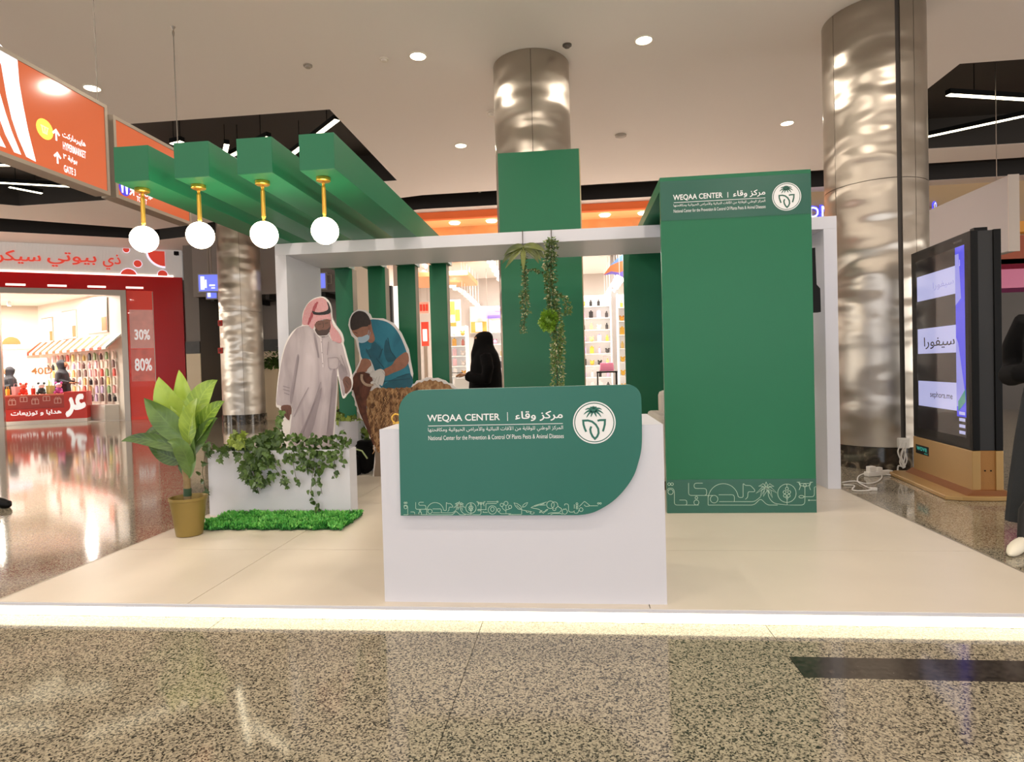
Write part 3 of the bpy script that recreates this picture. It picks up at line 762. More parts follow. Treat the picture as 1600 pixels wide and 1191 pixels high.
for px, c, lb in ((12, '#e8b53c', 'small yellow gift bag at the left end of the red sale counter'), (25, '#f0bfc3', 'pink gift bag beside the red plush toy on the sale counter'), (52, '#d84a35', 'small red bottle between two plush toys on the sale counter'), (79, '#cfe08a', 'light green gift bag between the plush bears on the sale counter')):
    x = fac(px, 612, o0 + .25)[0]
    t = thing('gift_bag', lb, 'gift bag', S((x, o0 + .25, zt0 + .04)), ang)
    h = .16 if px in (12, 52) else .22; w = .05 if px in (12, 52) else .1
    add('bag', MB().loft([(0, 0, 0, w * .9, .04), (0, 0, h, w, .045)], 4), mat('bag' + c, c, .5), t, local=True)
    add('handle', MB().tube([(-w * .4, 0, h), (-w * .3, 0, h + .07), (w * .3, 0, h + .07), (w * .4, 0, h)], .006, 5), mat('bag' + c, c, .5), t, local=True)
# ================================================================== SHOPS AT THE BACK
YF = on_z(720, 330, ZC).y
def rect_y(m, x0, y0, x1, y1, Y, d):
    """box whose front face covers the given pixels on the plane Y, running d back"""
    a = on_y(x0, y0, Y); b = on_y(x1, y1, Y); c = on_y(x0, y1, Y)
    m.box(a.x, b.x, Y, Y + d, min(a.z, b.z), max(a.z, b.z)); return m
X_ = lambda px, Y, py=480: on_y(px, py, Y).x
Z_ = lambda px, py, Y: on_y(px, py, Y).z
# ---- food stall between the red shop and the booth
greyw = mat('stall_grey', '#8f8580', .6); greyd = mat('stall_dark_grey', '#77706b', .6); beige = mat('stall_beige', '#d8c6a8', .4)
YB_ = 16.6
struct('wall_stall', MB().box(X_(250, YB_), X_(560, YB_), YB_, YB_ + .1, 0, ZC), greyw)
struct('wall_stall_side', MB().box(X_(289, 15.4), X_(311, 15.4), 15.4, YB_, 0, ZC), greyd)
t = thing('bulkhead', 'grey boxed bulkhead over the stall behind the distant steel column', 'bulkhead', (X_(400, 15), 15, 0))
add('front_panel', MB().box(X_(303, 15), X_(530, 15), 15.0, 15.08, Z_(405, 460, 15), ZC - .005), greyw, t)
add('soffit', MB().box(X_(303, 15), X_(530, 15), 15.08, YB_ - .005, Z_(405, 460, 15), Z_(405, 460, 15) + .06), mat('stall_black', '#1d1a18', .6), t)
for k in range(5): add('soffit_beam', MB().box(X_(303, 15) + .4 + .75 * k, X_(303, 15) + .5 + .75 * k, 15.1, YB_ - .005, Z_(405, 460, 15) - .12, Z_(405, 460, 15)), mat('stall_black', '#1d1a18', .6), t)
t = thing('stall_cladding', 'black letter-patterned band and beige panels on the stall wall', 'wall panel', (X_(360, 16.5), 16.5, 0))
Xs0 = X_(312, 16.5)
add('black_band', MB().box(X_(289, 15.4), X_(311, 15.4), 15.36, 15.395, Z_(300, 552, 15.4), Z_(300, 534, 15.4)), mat('band_black', '#2a2725', .4, var=.4, vscale=6), t)
add('beige_panel', MB().box(X_(289, 15.4), X_(311, 15.4), 15.37, 15.395, .1, Z_(300, 553, 15.4)), beige, t)
zb0, zb1 = Z_(320, 552, 16.5), Z_(320, 534, 16.5)
add('black_band', MB().box(Xs0, X_(560, 16.5), 16.5, 16.58, zb0, zb1), mat('band_black', '#2a2725', .4, var=.4, vscale=6), t)
for k, ch in enumerate('doboqadob'):
    x = Xs0 + .1 + .2 * k
    put('band_letter', ch, x, x + .13, zb0 + .08 + .06 * (k % 3), zb0 + .24 + .05 * (k % 3), lambda u, v: (u, 16.495, v), mat('chalk', '#b9b3ab', .6), t, local=False)
xs_ = Xs0
while xs_ < X_(545, 16.5):
    add('beige_panel', MB().box(xs_, xs_ + .88, 16.5, 16.57, .1, zb0 - .01), beige, t); xs_ += .9
add('plinth', MB().box(Xs0, X_(560, 16.5), 16.48, 16.595, 0, .1), 'dark_marble', t)
def screen(name, lb, px, Y, rz, w, h, parts, z):
    t = thing(name, lb, 'screen', (px, Y, z), rz)
    add('casing', MB().box(-w / 2 - .03, w / 2 + .03, 0, .08, -.03, h + .03), mat('screen_grey', '#a9a6a2', .4), t, local=True)
    add('display', MB().box(-w / 2, w / 2, -.006, 0, 0, h), mat('screen_blue', '#6f7df0', .3, emit='#7b86ff', es=1.1), t, local=True)
    for (a, b, c, d) in parts: add('white_graphic', MB().box(a * w, b * w, -.01, -.006, c * h, d * h), mat('screen_white', '#ffffff', .3, emit='#eef0ff', es=1.4), t, local=True)
    add('ceiling_pole', MB().tube([(0, .04, h + .03), (0, .04, ZC - z)], .015, 6), ALU, t, local=True)
    add('bracket', MB().tube([(w / 2 + .03, .04, h * .3), (w / 2 + .14, .04, h * .3), (w / 2 + .14, .04, h * .9), (w / 2 + .03, .04, h * .9)], .012, 6), ALU, t, local=True)
p = on_y(326, 455, 14.3)
screen('menu_screen', 'small blue screen hanging left of the distant steel column', p.x, p.y, R(8), .46, .40, ((-.4, -.2, .1, .9), (-.18, -.08, .2, .7), (.05, .35, .3, .4), (.15, .35, .15, .22)), p.z)
p = on_y(331, 466, 14.6)
screen('menu_screen', 'second blue screen partly hidden under the small hanging one', p.x, p.y, R(8), .24, .30, ((-.4, -.1, .1, .9),), p.z)
p = on_y(507, 450, 14.7)
screen('menu_screen', 'narrow sliver of blue screen just right of the left frame post', p.x - .18, p.y, R(5), .4, .36, ((-.4, -.1, .1, .9),), p.z)
t = thing('stall_light', 'white light bar glimpsed right of the red-checked headscarf', 'light bar', on_y(515, 520, 16.53))
add('tube', MB().box(-.5, .5, -.09, .06, -.05, .05), mat('bar_white', '#ffffff', .5, emit='#fff6e6', es=3), t, local=True)
add('end_cap', MB().box(.5, .53, -.045, .045, -.055, .055), ALU, t, local=True)
p0 = on_y(403, 486, 14.6)
t = thing('string_light', 'string of tiny white bulbs hanging beside the distant steel column', 'string light', p0)
add('wire', MB().tube([(p0.x, 14.6, ZC), p0, on_y(403, 536, 14.6)], .006, 5), BLACK, t)
for k in range(7):
    p = on_y(403, 486 + 8 * k, 14.6)
    add('bulb', MB().sphere(p, .03, 8, 6), mat('bulb_white', '#ffffff', .5, emit='#fff4e0', es=3), t)
# ---- cream wall and the centre shop
cream = mat('cream_wall', '#ecd9c4', .6)
xo = X_(636, YF)
struct('wall_centre', MB().box(X_(548, YF), X_(606, YF), YF, YF + .2, 0, ZC), cream)
struct('wall_centre_jamb', MB().box(X_(606, YF), xo, YF + .5, YF + .6, 0, ZC), mat('jamb_grey', '#b6aca6', .5))
t = thing('window_post', 'dark window post glimpsed between the second and third green slats', 'post', (X_(611, YF), YF, 0))
add('post', MB().box(X_(608, YF), X_(614, YF), YF - .05, YF + .2, 0, Z_(611, 447, YF)), mat('post_black', '#221d1a', .4), t)
add('base_plate', MB().box(X_(607, YF), X_(614.2, YF), YF - .08, YF + .2, 0, .06), ALU, t)
t = thing('light_window', 'bright lit window pane beside the dark window post', 'window', (X_(617, YF), YF, 0))
add('pane', MB().box(X_(614.6, YF), X_(622, YF), YF + .02, YF + .05, Z_(618, 520, YF), Z_(618, 447, YF)), mat('lit_pane', '#ffffff', .3, emit='#fff5ea', es=1.3), t)
add('lower_panel', MB().box(X_(614.6, YF), X_(622, YF), YF + .02, YF + .06, 0, Z_(618, 520, YF)), beige, t)
YI = 20.5; xr = X_(1010, YI)
struct('floor_centre', MB().box(xo, xr + 2.2, YF, YI, .001, .006), mat('shop_floor', '#f1e9df', .08))
zi = 4.15
struct('ceiling_centre', MB().box(xo - 1.6, xr + 2.2, YF + .9, YI, zi, zi + .06), mat('shop_ceiling', '#e9e2da', .6))
struct('wall_centre_back', MB().box(xo - 1.7, xr + 2.2, YI, YI + .1, 0, ZC), mat('shop_back_grey', '#bdb4ac', .6))
struct('wall_centre_left', MB().box(xo - 1.7, xo - 1.6, YF + .6, YI, 0, ZC), shopw)
struct('wall_centre_right', MB().box(xr + 2.2, xr + 2.3, YF, YI, 0, ZC), shopw)
for k in range(3):
    for j_ in range(2): lamp_area('shop_lamp', .16, 190, (xo + .8 + 2.2 * k, 15.2 + 2.5 * j_, zi - .03), None, (1, .95, .9), 'DISK')
ORG = mat('fascia_orange', '#e0662e', .4, emit='#e0662e', es=.35)
ORG2 = mat('canopy_orange', '#f3b878', .5, emit='#f6b878', es=.55)  # glow put into the colour stands in for light on the canopy
t = thing('orange_fascia', 'orange fascia and lit canopy above the centre shop opening', 'shop fascia', (0, YF, 0))
zf1, zf0 = ZC - .005, Z_(720, 341, YF)
zf1 = Z_(720, 330, YF)
x1f = X_(1050, YF)
add('fascia_board', MB().box(xo - .3, x1f + 2, YF - .04, YF + .1, zf0, ZC - .005), ORG, t)
add('canopy', MB().box(xo - .3, x1f + 2, YF + .1, YF + .9, zf0 + .02, zf0 + .08), ORG2, t)
add('back_board', MB().box(xo - .3, x1f + 2, YF + .86, YF + .9, zf0 - .62, zf0 + .02), mat('canopy_print', '#eb9a5c', .5, var=.3, vscale=2.2, emit='#f0a060', es=.35), t)  # board lightened by its own glow, in place of light falling on it
k = xo + .2
while k < x1f + 1:
    add('canopy_light', MB().lathe((k, YF + .45, zf0 + .0), [(.11, -.01), (.13, .02)], 18), mat('canopy_lens', '#ffffff', .5, emit='#fff0d8', es=7), t)
    add('white_cutout', MB().box(k + .3, k + .55, YF + .80, YF + .86, zf0 - .62, zf0 - .28 - .1 * (int(k * 10) % 3)), shopw, t); k += .85
# hanging orange ceiling panel with lamps, track spots
t = thing('ceiling_raft', 'orange ceiling raft with round lamps inside the centre shop', 'ceiling panel', (X_(720, 17), 17, 0))
add('raft', MB().prism([(X_(640, 17), 15.6), (X_(733, 15.6), 15.6), (X_(748, 17.6), 17.6), (X_(640, 17.6), 17.6)], PL, Z_(720, 440, 16.6), Z_(720, 440, 16.6) + .14), mat('raft_orange', '#f09a68', .5), t, bevel=.03)
for px, py in ((707, 448), (713, 452)): add('lamp', MB().lathe(on_y(px, py, 16.5), [(.09, -.02), (.1, .03)], 14), mat('canopy_lens', '#ffffff', .5, emit='#fff0d8', es=7), t)
for tn, (x0, y0, x1, y1, n, Ya, Yb) in zip(('left', 'middle', 'right', 'far left'), ((722, 456, 748, 480, 7, 16.5, 19.5), (764, 404, 782, 438, 6, 14.8, 17), (968, 436, 945, 470, 7, 15, 19.5), (658, 402, 668, 440, 4, 14.9, 17))):
    for k in range(n):
        f = k / (n - 1); p = on_y(x0 + (x1 - x0) * f, y0 + (y1 - y0) * f, Ya + (Yb - Ya) * f)
        t = thing('track_spot', f'white track spotlight, {ORD[k]} from the front on the {tn} track of the centre shop', 'spotlight', p, 0, 'track spotlights in the centre shop')
        add('head', MB().tube([(-.08, .05, .06), (.08, -.03, -.04)], .06, 10), mat('spot_white', '#f4f2ee', .4, emit='#ffffff', es=.4), t, local=True, smooth=True)
        add('lens', MB().tube([(.08, -.03, -.04), (.085, -.032, -.043)], .055, 10), mat('spot_lens', '#ffffff', .5, emit='#fff6e6', es=8), t, local=True)
        add('stem', MB().tube([(0, 0, .05), (0, 0, max(.1, zi - p.z))], .004, 6), mat('spot_white', '#f4f2ee'), t, local=True)
# graphics on the back wall
def panel(name, lb, cat, x0, y0, x1, y1, Y, m, extra=()):
    a = on_y(x0, y1, Y); b = on_y(x1, y0, Y)
    t = thing(name, lb, cat, ((a.x + b.x) / 2, Y, a.z))
    add('board', MB().box(a.x, b.x, Y, Y + .05, a.z, b.z), m, t)
    for k, (fx0, fz0, fx1, fz1, mm) in enumerate(extra):
        w, h = b.x - a.x, b.z - a.z
        add('print_patch', MB().box(a.x + fx0 * w, a.x + fx1 * w, Y - .012 - .004 * k, Y, a.z + fz0 * h, a.z + fz1 * h), mm, t)
    if name.endswith('sign'):
        for x in (a.x + .05, b.x - .05): add('wire', MB().tube([(x, Y + .02, b.z), (x, Y + .02, zi)], .006, 5), ALU, t)
    if name == 'red_display':
        add('stand_leg', MB().box((a.x + b.x) / 2 - .05, (a.x + b.x) / 2 + .05, Y, Y + .05, 0, a.z), ALU, t); add('stand_foot', MB().box(a.x, b.x, Y - .15, Y + .2, 0, .03), ALU, t)
    return t
yel = mat('print_yellow', '#f2c75a', .5, emit='#f2c75a', es=.2); wht = mat('print_white', '#fbf7f2', .5, emit='#ffffff', es=.2)
org = mat('print_orange', '#e89a4a', .5, emit='#e89a4a', es=.2); pur = mat('print_purple', '#8d7ae0', .5, emit='#8d7ae0', es=.45); pnk = mat('print_pink', '#f1b4c2', .5)
panel('wall_poster', 'grey poster with an orange picture on the back wall of the centre shop', 'poster', 735, 478, 761, 521, 20.3, mat('print_grey', '#d9d2ca', .5), ((.05, .02, .95, .42, org), (.3, .05, .7, .4, wht)))
panel('purple_sign', 'purple lit sign high in the centre shop beside the green panel', 'sign', 759, 478, 786, 498, 18.5, pur, ((.1, .05, .9, .25, mat('print_violet', '#6a57c8', .5)), (.55, .6, .95, .9, pnk)))
panel('wall_poster', 'yellow patterned poster on the left wall of the centre shop', 'poster', 703, 468, 719, 520, 18.0, wht, ((.1, .55, .5, .95, yel), (.55, .35, .95, .7, yel), (.1, .05, .6, .3, org)))
panel('red_display', 'red framed display glimpsed right of the third green slat', 'display', 659, 503, 669, 541, 16.5, mat('print_red', '#d8402c', .5), ((.2, .2, .8, .7, wht),))
panel('red_sign', 'faded red lettered sign glimpsed above the red framed display', 'sign', 655, 472, 670, 490, 17.5, mat('print_rose', '#f0b9aa', .5), ((.1, .2, .3, .8, mat('print_red', '#d8402c', .5)), (.4, .2, .6, .8, mat('print_red', '#d8402c', .5)), (.7, .2, .9, .8, mat('print_red', '#d8402c', .5))))
# hanging three-colour banner
t = thing('hanging_banner', 'orange blue and purple wave banner hanging in the centre shop', 'banner', on_y(965, 420, 15.2))
def bp(*px): return [(on_y(x, y, 15.2).x, on_y(x, y, 15.2).z) for x, y in px]
for pts, c in ((((943, 430), (955, 424), (968, 426), (985, 418), (985, 432), (970, 434), (958, 428)), '#7a6fd0'), (((943, 430), (953, 416), (965, 410), (985, 404), (985, 419), (968, 426), (955, 424)), '#ef8a5a'), (((953, 415), (964, 404), (972, 398), (985, 392), (985, 405), (965, 410)), '#6fa0e0')):
    add('wave', MB().prism(bp(*pts), lambda u, v, d: (u, d, v), 15.2, 15.22), mat('banner' + c, c, .5, emit=c, es=.2), t)
for x in (950, 975): p = on_y(x, 410, 15.21); add('wire', MB().tube([p, (p.x, p.y, zi)], .006, 5), ALU, t)
# shelving with goods seen through the two openings
def shelf(lb, x0, x1, Y, rows, ztop, cols):
    a = X_(x0, Y, 560); b = X_(x1, Y, 560)
    t = thing('shelf_unit', lb, 'shelf', ((a + b) / 2, Y, 0))
    add('back_panel', MB().box(a, b, Y + .3, Y + .34, 0, ztop), wht, t)
    add('side_panel', MB().box(a - .03, a, Y, Y + .34, 0, ztop), wht, t); add('side_panel', MB().box(b, b + .03, Y, Y + .34, 0, ztop), wht, t)
    zs = [.15 + (ztop - .15) * k / rows for k in range(rows)]
    for z in zs:
        add('shelf_board', MB().box(a, b, Y, Y + .3, z - .02, z), shopw, t)
    for z in zs:
        n = int((b - a) / .17)
        for k in range(n):
            x = a + .09 + (b - a - .18) * k / max(1, n - 1)
            kind = rnd.choice((0, 1, 2)); off = (.095, .092, .062)[kind]; pc = rnd.choice(cols)
            product(kind, pc, (x, Y + .12, z + off), 0, CNAME2.get(pc, 'white') + ' ' + ('gift pack', 'bottle', 'plush toy')[kind] + f', {ORD[k]} from left, {ORD[zs.index(z)]} row up ' + lb2[lb], ('gift pack', 'bottle', 'plush toy')[kind], ('gift packs', 'bottles', 'plush toys')[kind] + ' ' + lb2[lb])
CNAME2 = {'#d98b7f': 'salmon', '#8c6a66': 'brown', '#f0c9cf': 'pink', '#e8b35c': 'orange', '#6d6a70': 'grey', '#e9c75a': 'yellow', '#efd4de': 'pink', '#d9a6c0': 'mauve', '#f2c24e': 'yellow', '#2a2625': 'black', '#efb6cf': 'pink', '#cdbbe6': 'lilac', '#3a3636': 'black', '#f6d98a': 'yellow', '#e8a33c': 'orange'}
lb2 = {'white product shelf on the left side of the centre shop': "on the centre shop's left shelf", 'white product shelf behind the woman in the centre shop': 'on the shelf behind the woman',
       'tall white product shelf right of the green panel': 'on the tall white shelf', 'yellow-edged product shelf next to the dark green wall': 'on the yellow-edged shelf'}
shelf('white product shelf on the left side of the centre shop', 704, 728, 15.8, 8, 2.25, ['#f3e9e4', '#d98b7f', '#8c6a66', '#f0c9cf', '#e8b35c', '#6d6a70', '#f6f3ef'])
shelf('white product shelf behind the woman in the centre shop', 768, 800, 16.2, 7, 2.4, ['#f6f3ef', '#e9c75a', '#efd4de', '#6d6a70', '#d9a6c0'])
shelf('tall white product shelf right of the green panel', 908, 955, 16.8, 9, 3.05, ['#f2c24e', '#2a2625', '#f6f3ef', '#efb6cf', '#cdbbe6', '#3a3636', '#f6d98a'])
shelf('yellow-edged product shelf next to the dark green wall', 968, 990, 15.6, 8, 2.9, ['#f2c24e', '#f6d98a', '#f6f3ef', '#e8a33c'])
t = thing('grey_pillar', 'slim grey pillar between the two product shelves', 'pillar', (X_(961, 17.2), 17.2, 0))
add('shaft', MB().box(X_(956, 17.2), X_(967, 17.2), 17.2, 17.5, .1, zi), mat('pillar_grey', '#98928e', .5), t)
add('plinth', MB().box(X_(955, 17.2), X_(968, 17.2), 17.17, 17.53, 0, .1), ALU, t)
p = on_y(948, 572, 14.6)
t = thing('handbag', 'pink handbag displayed on a stand in the centre shop', 'bag', (p.x, 14.6, p.z - .12))
add('body', MB().prism([(-.17, 0), (.17, 0), (.15, .2), (-.15, .2)], lambda u, v, d: (u, d, v), -.06, .06), mat('bag_pink', '#f08fae', .4, emit='#f08fae', es=.15), t, local=True, bevel=.02)  # slight glow put into the pink to brighten the bag
add('handle', MB().tube([(-.09, 0, .2), (-.08, 0, .36), (.08, 0, .36), (.09, 0, .2)], .012, 6), mat('bag_handle', '#f3d9dc', .5), t, local=True)
t = thing('display_stand', 'dark metal display stand under the pink handbag', 'stand', (p.x, 14.6, 0))
add('shelf', MB().box(-.24, .24, -.15, .15, p.z - .16, p.z - .125), BLACK, t, local=True)
for sx in (-.22, .22):
    for sy in (-.13, .13): add('leg', MB().tube([(sx, sy, 0), (sx, sy, p.z - .16)], .012, 6), BLACK, t, local=True)
p = on_y(725, 600, 12.4)
t = thing('white_box_display', 'white stepped box display in front of the woman in black', 'display', (p.x, 12.4, 0))
add('plinth', MB().box(-.3, .5, 0, .5, 0, .72), shopw, t, local=True); add('step', MB().box(-.2, .1, .05, .4, .72, .92), shopw, t, local=True)
add('blue_pack', MB().box(.12, .4, .02, .2, .72, .84), mat('pack_blue', '#8fb2e8', .5), t, local=True)

# ---- shop fronts on the right
tanw = mat('tan_wall', '#cdb08a', .6)
struct('wall_right_shops', MB().box(X_(1200, YF), 16, YF, YF + .2, 0, ZC), tanw)
t = thing('blue_letter_sign', 'blue-edged lit letters of a shop sign right of the green tower', 'sign', (X_(1300, YF), YF, 0))
blu = mat('letter_blue', '#3d3df0', .4, emit='#4a46ff', es=2.0); lwh = mat('letter_white', '#ffffff', .4, emit='#e8ecff', es=2.0)
add('mount_rail', MB().box(X_(1262, YF), X_(1592, YF), YF - .05, YF, Z_(1290, 333, YF), Z_(1290, 331, YF)), mat('rail_tan', '#b79a74', .5), t)
for s_, x0, y0, x1, y1 in (('D', 1266, 340, 1279, 323), ('N', 1284, 338, 1300, 321), ('O', 1460, 327, 1463, 316), ('D', 1580, 336, 1590, 319)):
    a = on_y(x0, y0, YF - .08); b = on_y(x1, y1, YF - .08); g = .03
    put('letter_edge', s_, a.x - g, b.x + g, a.z - g, b.z + g, lambda u, v: (u, YF - .05, v), blu, t, .05, local=False)
    put('letter_face', s_, a.x, b.x, a.z, b.z, lambda u, v: (u, YF - .08, v), lwh, t, .01, local=False)
t = thing('red_awning_front', 'rust red and pink shop front glimpsed behind the screen totem', 'shop front', (X_(1590, YF - .3), YF - .3, 0))
YA = YF - .3
def rb(nm, y0, y1, m, d=.2): add(nm, rect_y(MB(), 1500, y0, 1690, y1, YA, d), m, t)
rb('orange_band', 350, 358, mat('band_orange', '#d68f35', .5, emit='#d68f35', es=.3)); rb('rust_board', 372, 408, mat('rust_red', '#b4532e', .5))
rb('orange_board', 408, 416, mat('rust_orange', '#c8642e', .5)); rb('pink_lightbox', 416, 453, mat('pink_box', '#cf6f92', .4, emit='#c9608a', es=.25), .15); rb('grey_wall', 453, 660, mat('front_grey', '#554d48', .5))
for x in (1520, 1560, 1610): add('mullion', rect_y(MB(), x, 453, x + 3, 660, YA - .04, .05), mat('front_dark', '#332d2a', .5), t)
t = thing('hanging_sign', 'blank pale grey hanging sign behind the screen totem', 'sign', (5.6, 8.4, 2.41))
add('box', MB().box(-.06, .06, 0, 2.3, 0, .96), mat('sign_grey', '#b5b0b2', .5), t, local=True, bevel=.01)
add('edge_strip', MB().box(-.065, .065, -.012, 0, -.005, .965), mat('sign_edge', '#c9bdb4', .4), t, local=True)
for y in (.3, 1.9): add('wire', MB().tube([(0, y, .96), (0, y, ZC + .5 - 2.41)], .006, 5), ALU, t, local=True)
# ================================================================== THE BOOTH
ZP = .064; YBK = 6.5
PX0, PX1, PY0, PY1 = -2.76, 2.105, 2.617, 6.735
pt = thing('booth_platform', 'low white booth platform with a glowing light strip along its front edge', 'platform', (0, PY0, 0))
add('carcass', MB().box(PX0 + .01, PX1 - .01, PY0 + .012, PY1, 0, ZP - .014), mat('carcass_grey', '#3d3831', .8), pt)
xs_ = (PX0, -1.785, .30, PX1); ys_ = (PY0, 3.449, 4.67, 5.9, PY1)
for x0, x1 in zip(xs_, xs_[1:]):
    for y0, y1 in zip(ys_, ys_[1:]):
        add('deck_panel', MB().box(x0 + .0018, x1 - .0018, y0 + .0018, y1 - .0018, ZP - .014, ZP), DECK, pt)
LEDM = mat('led_strip', '#ffffff', .5, emit='#fff1c4', es=LED_E)
add('edge_lip', MB().box(PX0, PX1, PY0 - .004, PY0 + .012, ZP - .016, ZP - .002), WHITE, pt)
add('light_strip', MB().box(PX0 + .004, PX1 - .004, PY0 + .002, PY0 + .01, .003, ZP - .018), LEDM, pt, label='glowing warm white light strip')
add('light_strip', MB().box(PX1 - .01, PX1 - .002, PY0 + .02, PY1 - .02, .006, ZP - .03), mat('led_side', '#ffffff', .5, emit='#fff1c4', es=LED_E * .35), pt)
add('edge_trim', MB().box(PX1 - .006, PX1 + .004, PY0, PY1, ZP - .02, ZP), mat('trim_grey', '#a79d8f', .4), pt)
add('edge_trim', MB().box(PX0 - .004, PX0 + .006, PY0, PY1, ZP - .05, ZP), mat('trim_pale', '#d8cdbb', .4), pt)

# ---- counter
ct = thing('reception_counter', 'white box reception counter at the front of the platform', 'counter', (-.25, 2.67, ZP))
cx0, cx1, cy0, cy1, cz = -.871, .377, 2.667, 3.255, .842
add('front_panel', MB().box(cx0, cx1, cy0, cy0 + .02, ZP, cz - .018), WHITE, ct)
add('side_panel', MB().box(cx0, cx0 + .02, cy0 + .02, cy1, ZP, cz - .018), WHITE, ct)
add('side_panel', MB().box(cx1 - .02, cx1, cy0 + .02, cy1, ZP, cz - .018), WHITE, ct)
add('worktop', MB().box(cx0, cx1, cy0, cy1, cz - .018, cz), WHITE, ct)
add('inner_shelf', MB().box(cx0 + .02, cx1 - .02, cy0 + .02, cy1 - .05, .42, .438), WHITE2, ct)
# sign panel: rounded board standing on the front of the counter
YS = 2.640
def pxz(pts, Y): return [((q := on_y(x, y, Y)).x, q.z) for x, y in pts]
def bez(p0, p1, p2, n=8): return [((1 - t) ** 2 * p0[0] + 2 * t * (1 - t) * p1[0] + t * t * p2[0], (1 - t) ** 2 * p0[1] + 2 * t * (1 - t) * p1[1] + t * t * p2[1]) for t in [k / n for k in range(n + 1)]]
outl = [(626, 806)] + arc(657, 644, 34, 180, 270, 10)[:0]
tl = [(657.5 - 34.5 * cos(R(a)), 644 - 34.8 * sin(R(a)) + (a / 90) * .2) for a in range(0, 91, 9)]
tr = [(980.5 + 21.5 * sin(R(a)), 622.5 - 21.5 * cos(R(a))) for a in range(0, 91, 10)]
br = [(1003, 660), (1003, 690), (1001.5, 706), (998, 721), (990.5, 743), (976, 765), (957, 784), (934, 798), (918, 803.3), (903, 805.3)]
outl = [(626, 806)] + tl + tr + [tuple(q) for q in catmull(br, 4)]
sp = thing('sign_board', 'teal green sign board with rounded corners and white lettering on the counter front', 'sign', (-.25, YS, .46))
XZ = lambda u, v, d: (u, d, v)
add('board', MB().prism(pxz(outl, YS), XZ, YS, YS + .02, 0, 1), [GREEN2, mat('board_edge', '#c9dcd8', .5)], sp)
def wput(name, s, x0, y0, x1, ytl, Y, m, parent, bold=0, ar=False):
    a = on_y(x0, y0, Y); b = on_y(x1, y0, Y); t = on_y(x0, ytl, Y)
    return put(name, s, a.x, b.x, a.z, t.z, lambda u, v: (u, Y, v), m, parent, bold, ar, local=False)
def emblem(px, py, rpx, Y, parent, green):
    c = on_y(px, py, Y); r = on_y(px + rpx, py, Y).x - c.x
    N = lambda x, y: ((x - 578) / 500, (600 - y) / 500)
    fn = lambda dy: (lambda u, v: (c.x + u * r, Y - dy, c.z + v * r))
    m = MB()
    for a, b in zip(circ(0, 0, 1, 48), circ(0, 0, 1, 48)[1:] + [circ(0, 0, 1, 48)[0]]):
        m.poly([fn(0)(*a), fn(0)(*b), fn(0)(b[0] * .94, b[1] * .94), fn(0)(a[0] * .94, a[1] * .94)])
    add('emblem_ring', m, PRINT, parent)
    add('emblem_disc', MB().flat(disc(0, 0, .895, 48), fn(0)), PRINT, parent)
    m = MB()
    m.flat(circ(*N(565, 292), .21, 24, .15) and (circ(*N(565, 292), .21, 24, .15), [tuple(range(24))]), fn(.0006)); cen = N(565, 292)
    for tip in ((565, 205), (490, 222), (640, 222), (365, 300), (770, 300), (332, 412), (803, 402), (395, 490), (748, 480), (500, 468), (638, 468)):
        q = Vector(N(*tip)); d = q - Vector(cen); n = Vector((-d.y, d.x)).normalized(); L = d.length
        sag = Vector((0, .10 if abs(d.x) > .25 else 0)); pts = []
        b0 = Vector(cen) + d * .22
        for t in (0, .3, .6, .85): pts.append(tuple(b0 + (q - b0) * t + n * .06 * (1 - t * .75) + sag * 4 * t * (1 - t) * .6))
        pts.append(tuple(q))
        for t in (.85, .6, .3, 0): pts.append(tuple(b0 + (q - b0) * t - n * .06 * (1 - t * .75) + sag * 4 * t * (1 - t) * .6))
        m.poly([fn(.0007)(*p) for p in pts])
    add('emblem_palm', m, green, parent)
    m = MB()
    m.flat(stroke([N(*p) for p in ((382, 815), (348, 725), (325, 640), (320, 550), (430, 547), (530, 577), (615, 652), (668, 750), (674, 850), (640, 930), (585, 985), (530, 925), (492, 840), (480, 760), (506, 690))], .095), fn(.0007))
    m.flat(stroke([N(*p) for p in ((655, 560), (710, 545), (830, 545), (822, 650), (800, 735), (775, 815))], .095), fn(.0007))
    add('emblem_leaves', m, green, parent)
EN = 'National Center for the Prevention & Control Of Plants Pests & Animal Diseases'
AR = 'المركز الوطني للوقاية من الآفات النباتية والأمراض الحيوانية ومكافحتها'
Yt = YS - .0012
wput('lettering', 'WEQAA CENTER', 667.8, 660.8, 781.3, 648.3, Yt, PRINT, sp, .016)
wput('lettering', 'مركز وقاء', 805, 658.6, 879.5, 643, Yt, PRINT, sp, .02, True)
wput('lettering', AR, 669, 677.6, 880, 667.6, Yt, PRINT, sp, .003, True)
wput('lettering', EN, 669.5, 688.2, 881, 681.3, Yt, PRINT, sp, .0)
def bar(x0, y0, x1, y1, Y, parent, name='rule_line'):
    a = on_y(x0, y0, Y); b = on_y(x1, y1, Y); add(name, MB().box(a.x, b.x, Y, Y + .0008, min(a.z, on_y(x0, y1, Y).z), max(a.z, on_y(x0, y1, Y).z)), PRINT, parent)
bar(792.4, 644.2, 793.6, 658, Yt, sp); bar(669, 665.4, 879.5, 666.3, Yt, sp)
emblem(928.5, 660.4, 33.5, Yt, sp, GREEN2)

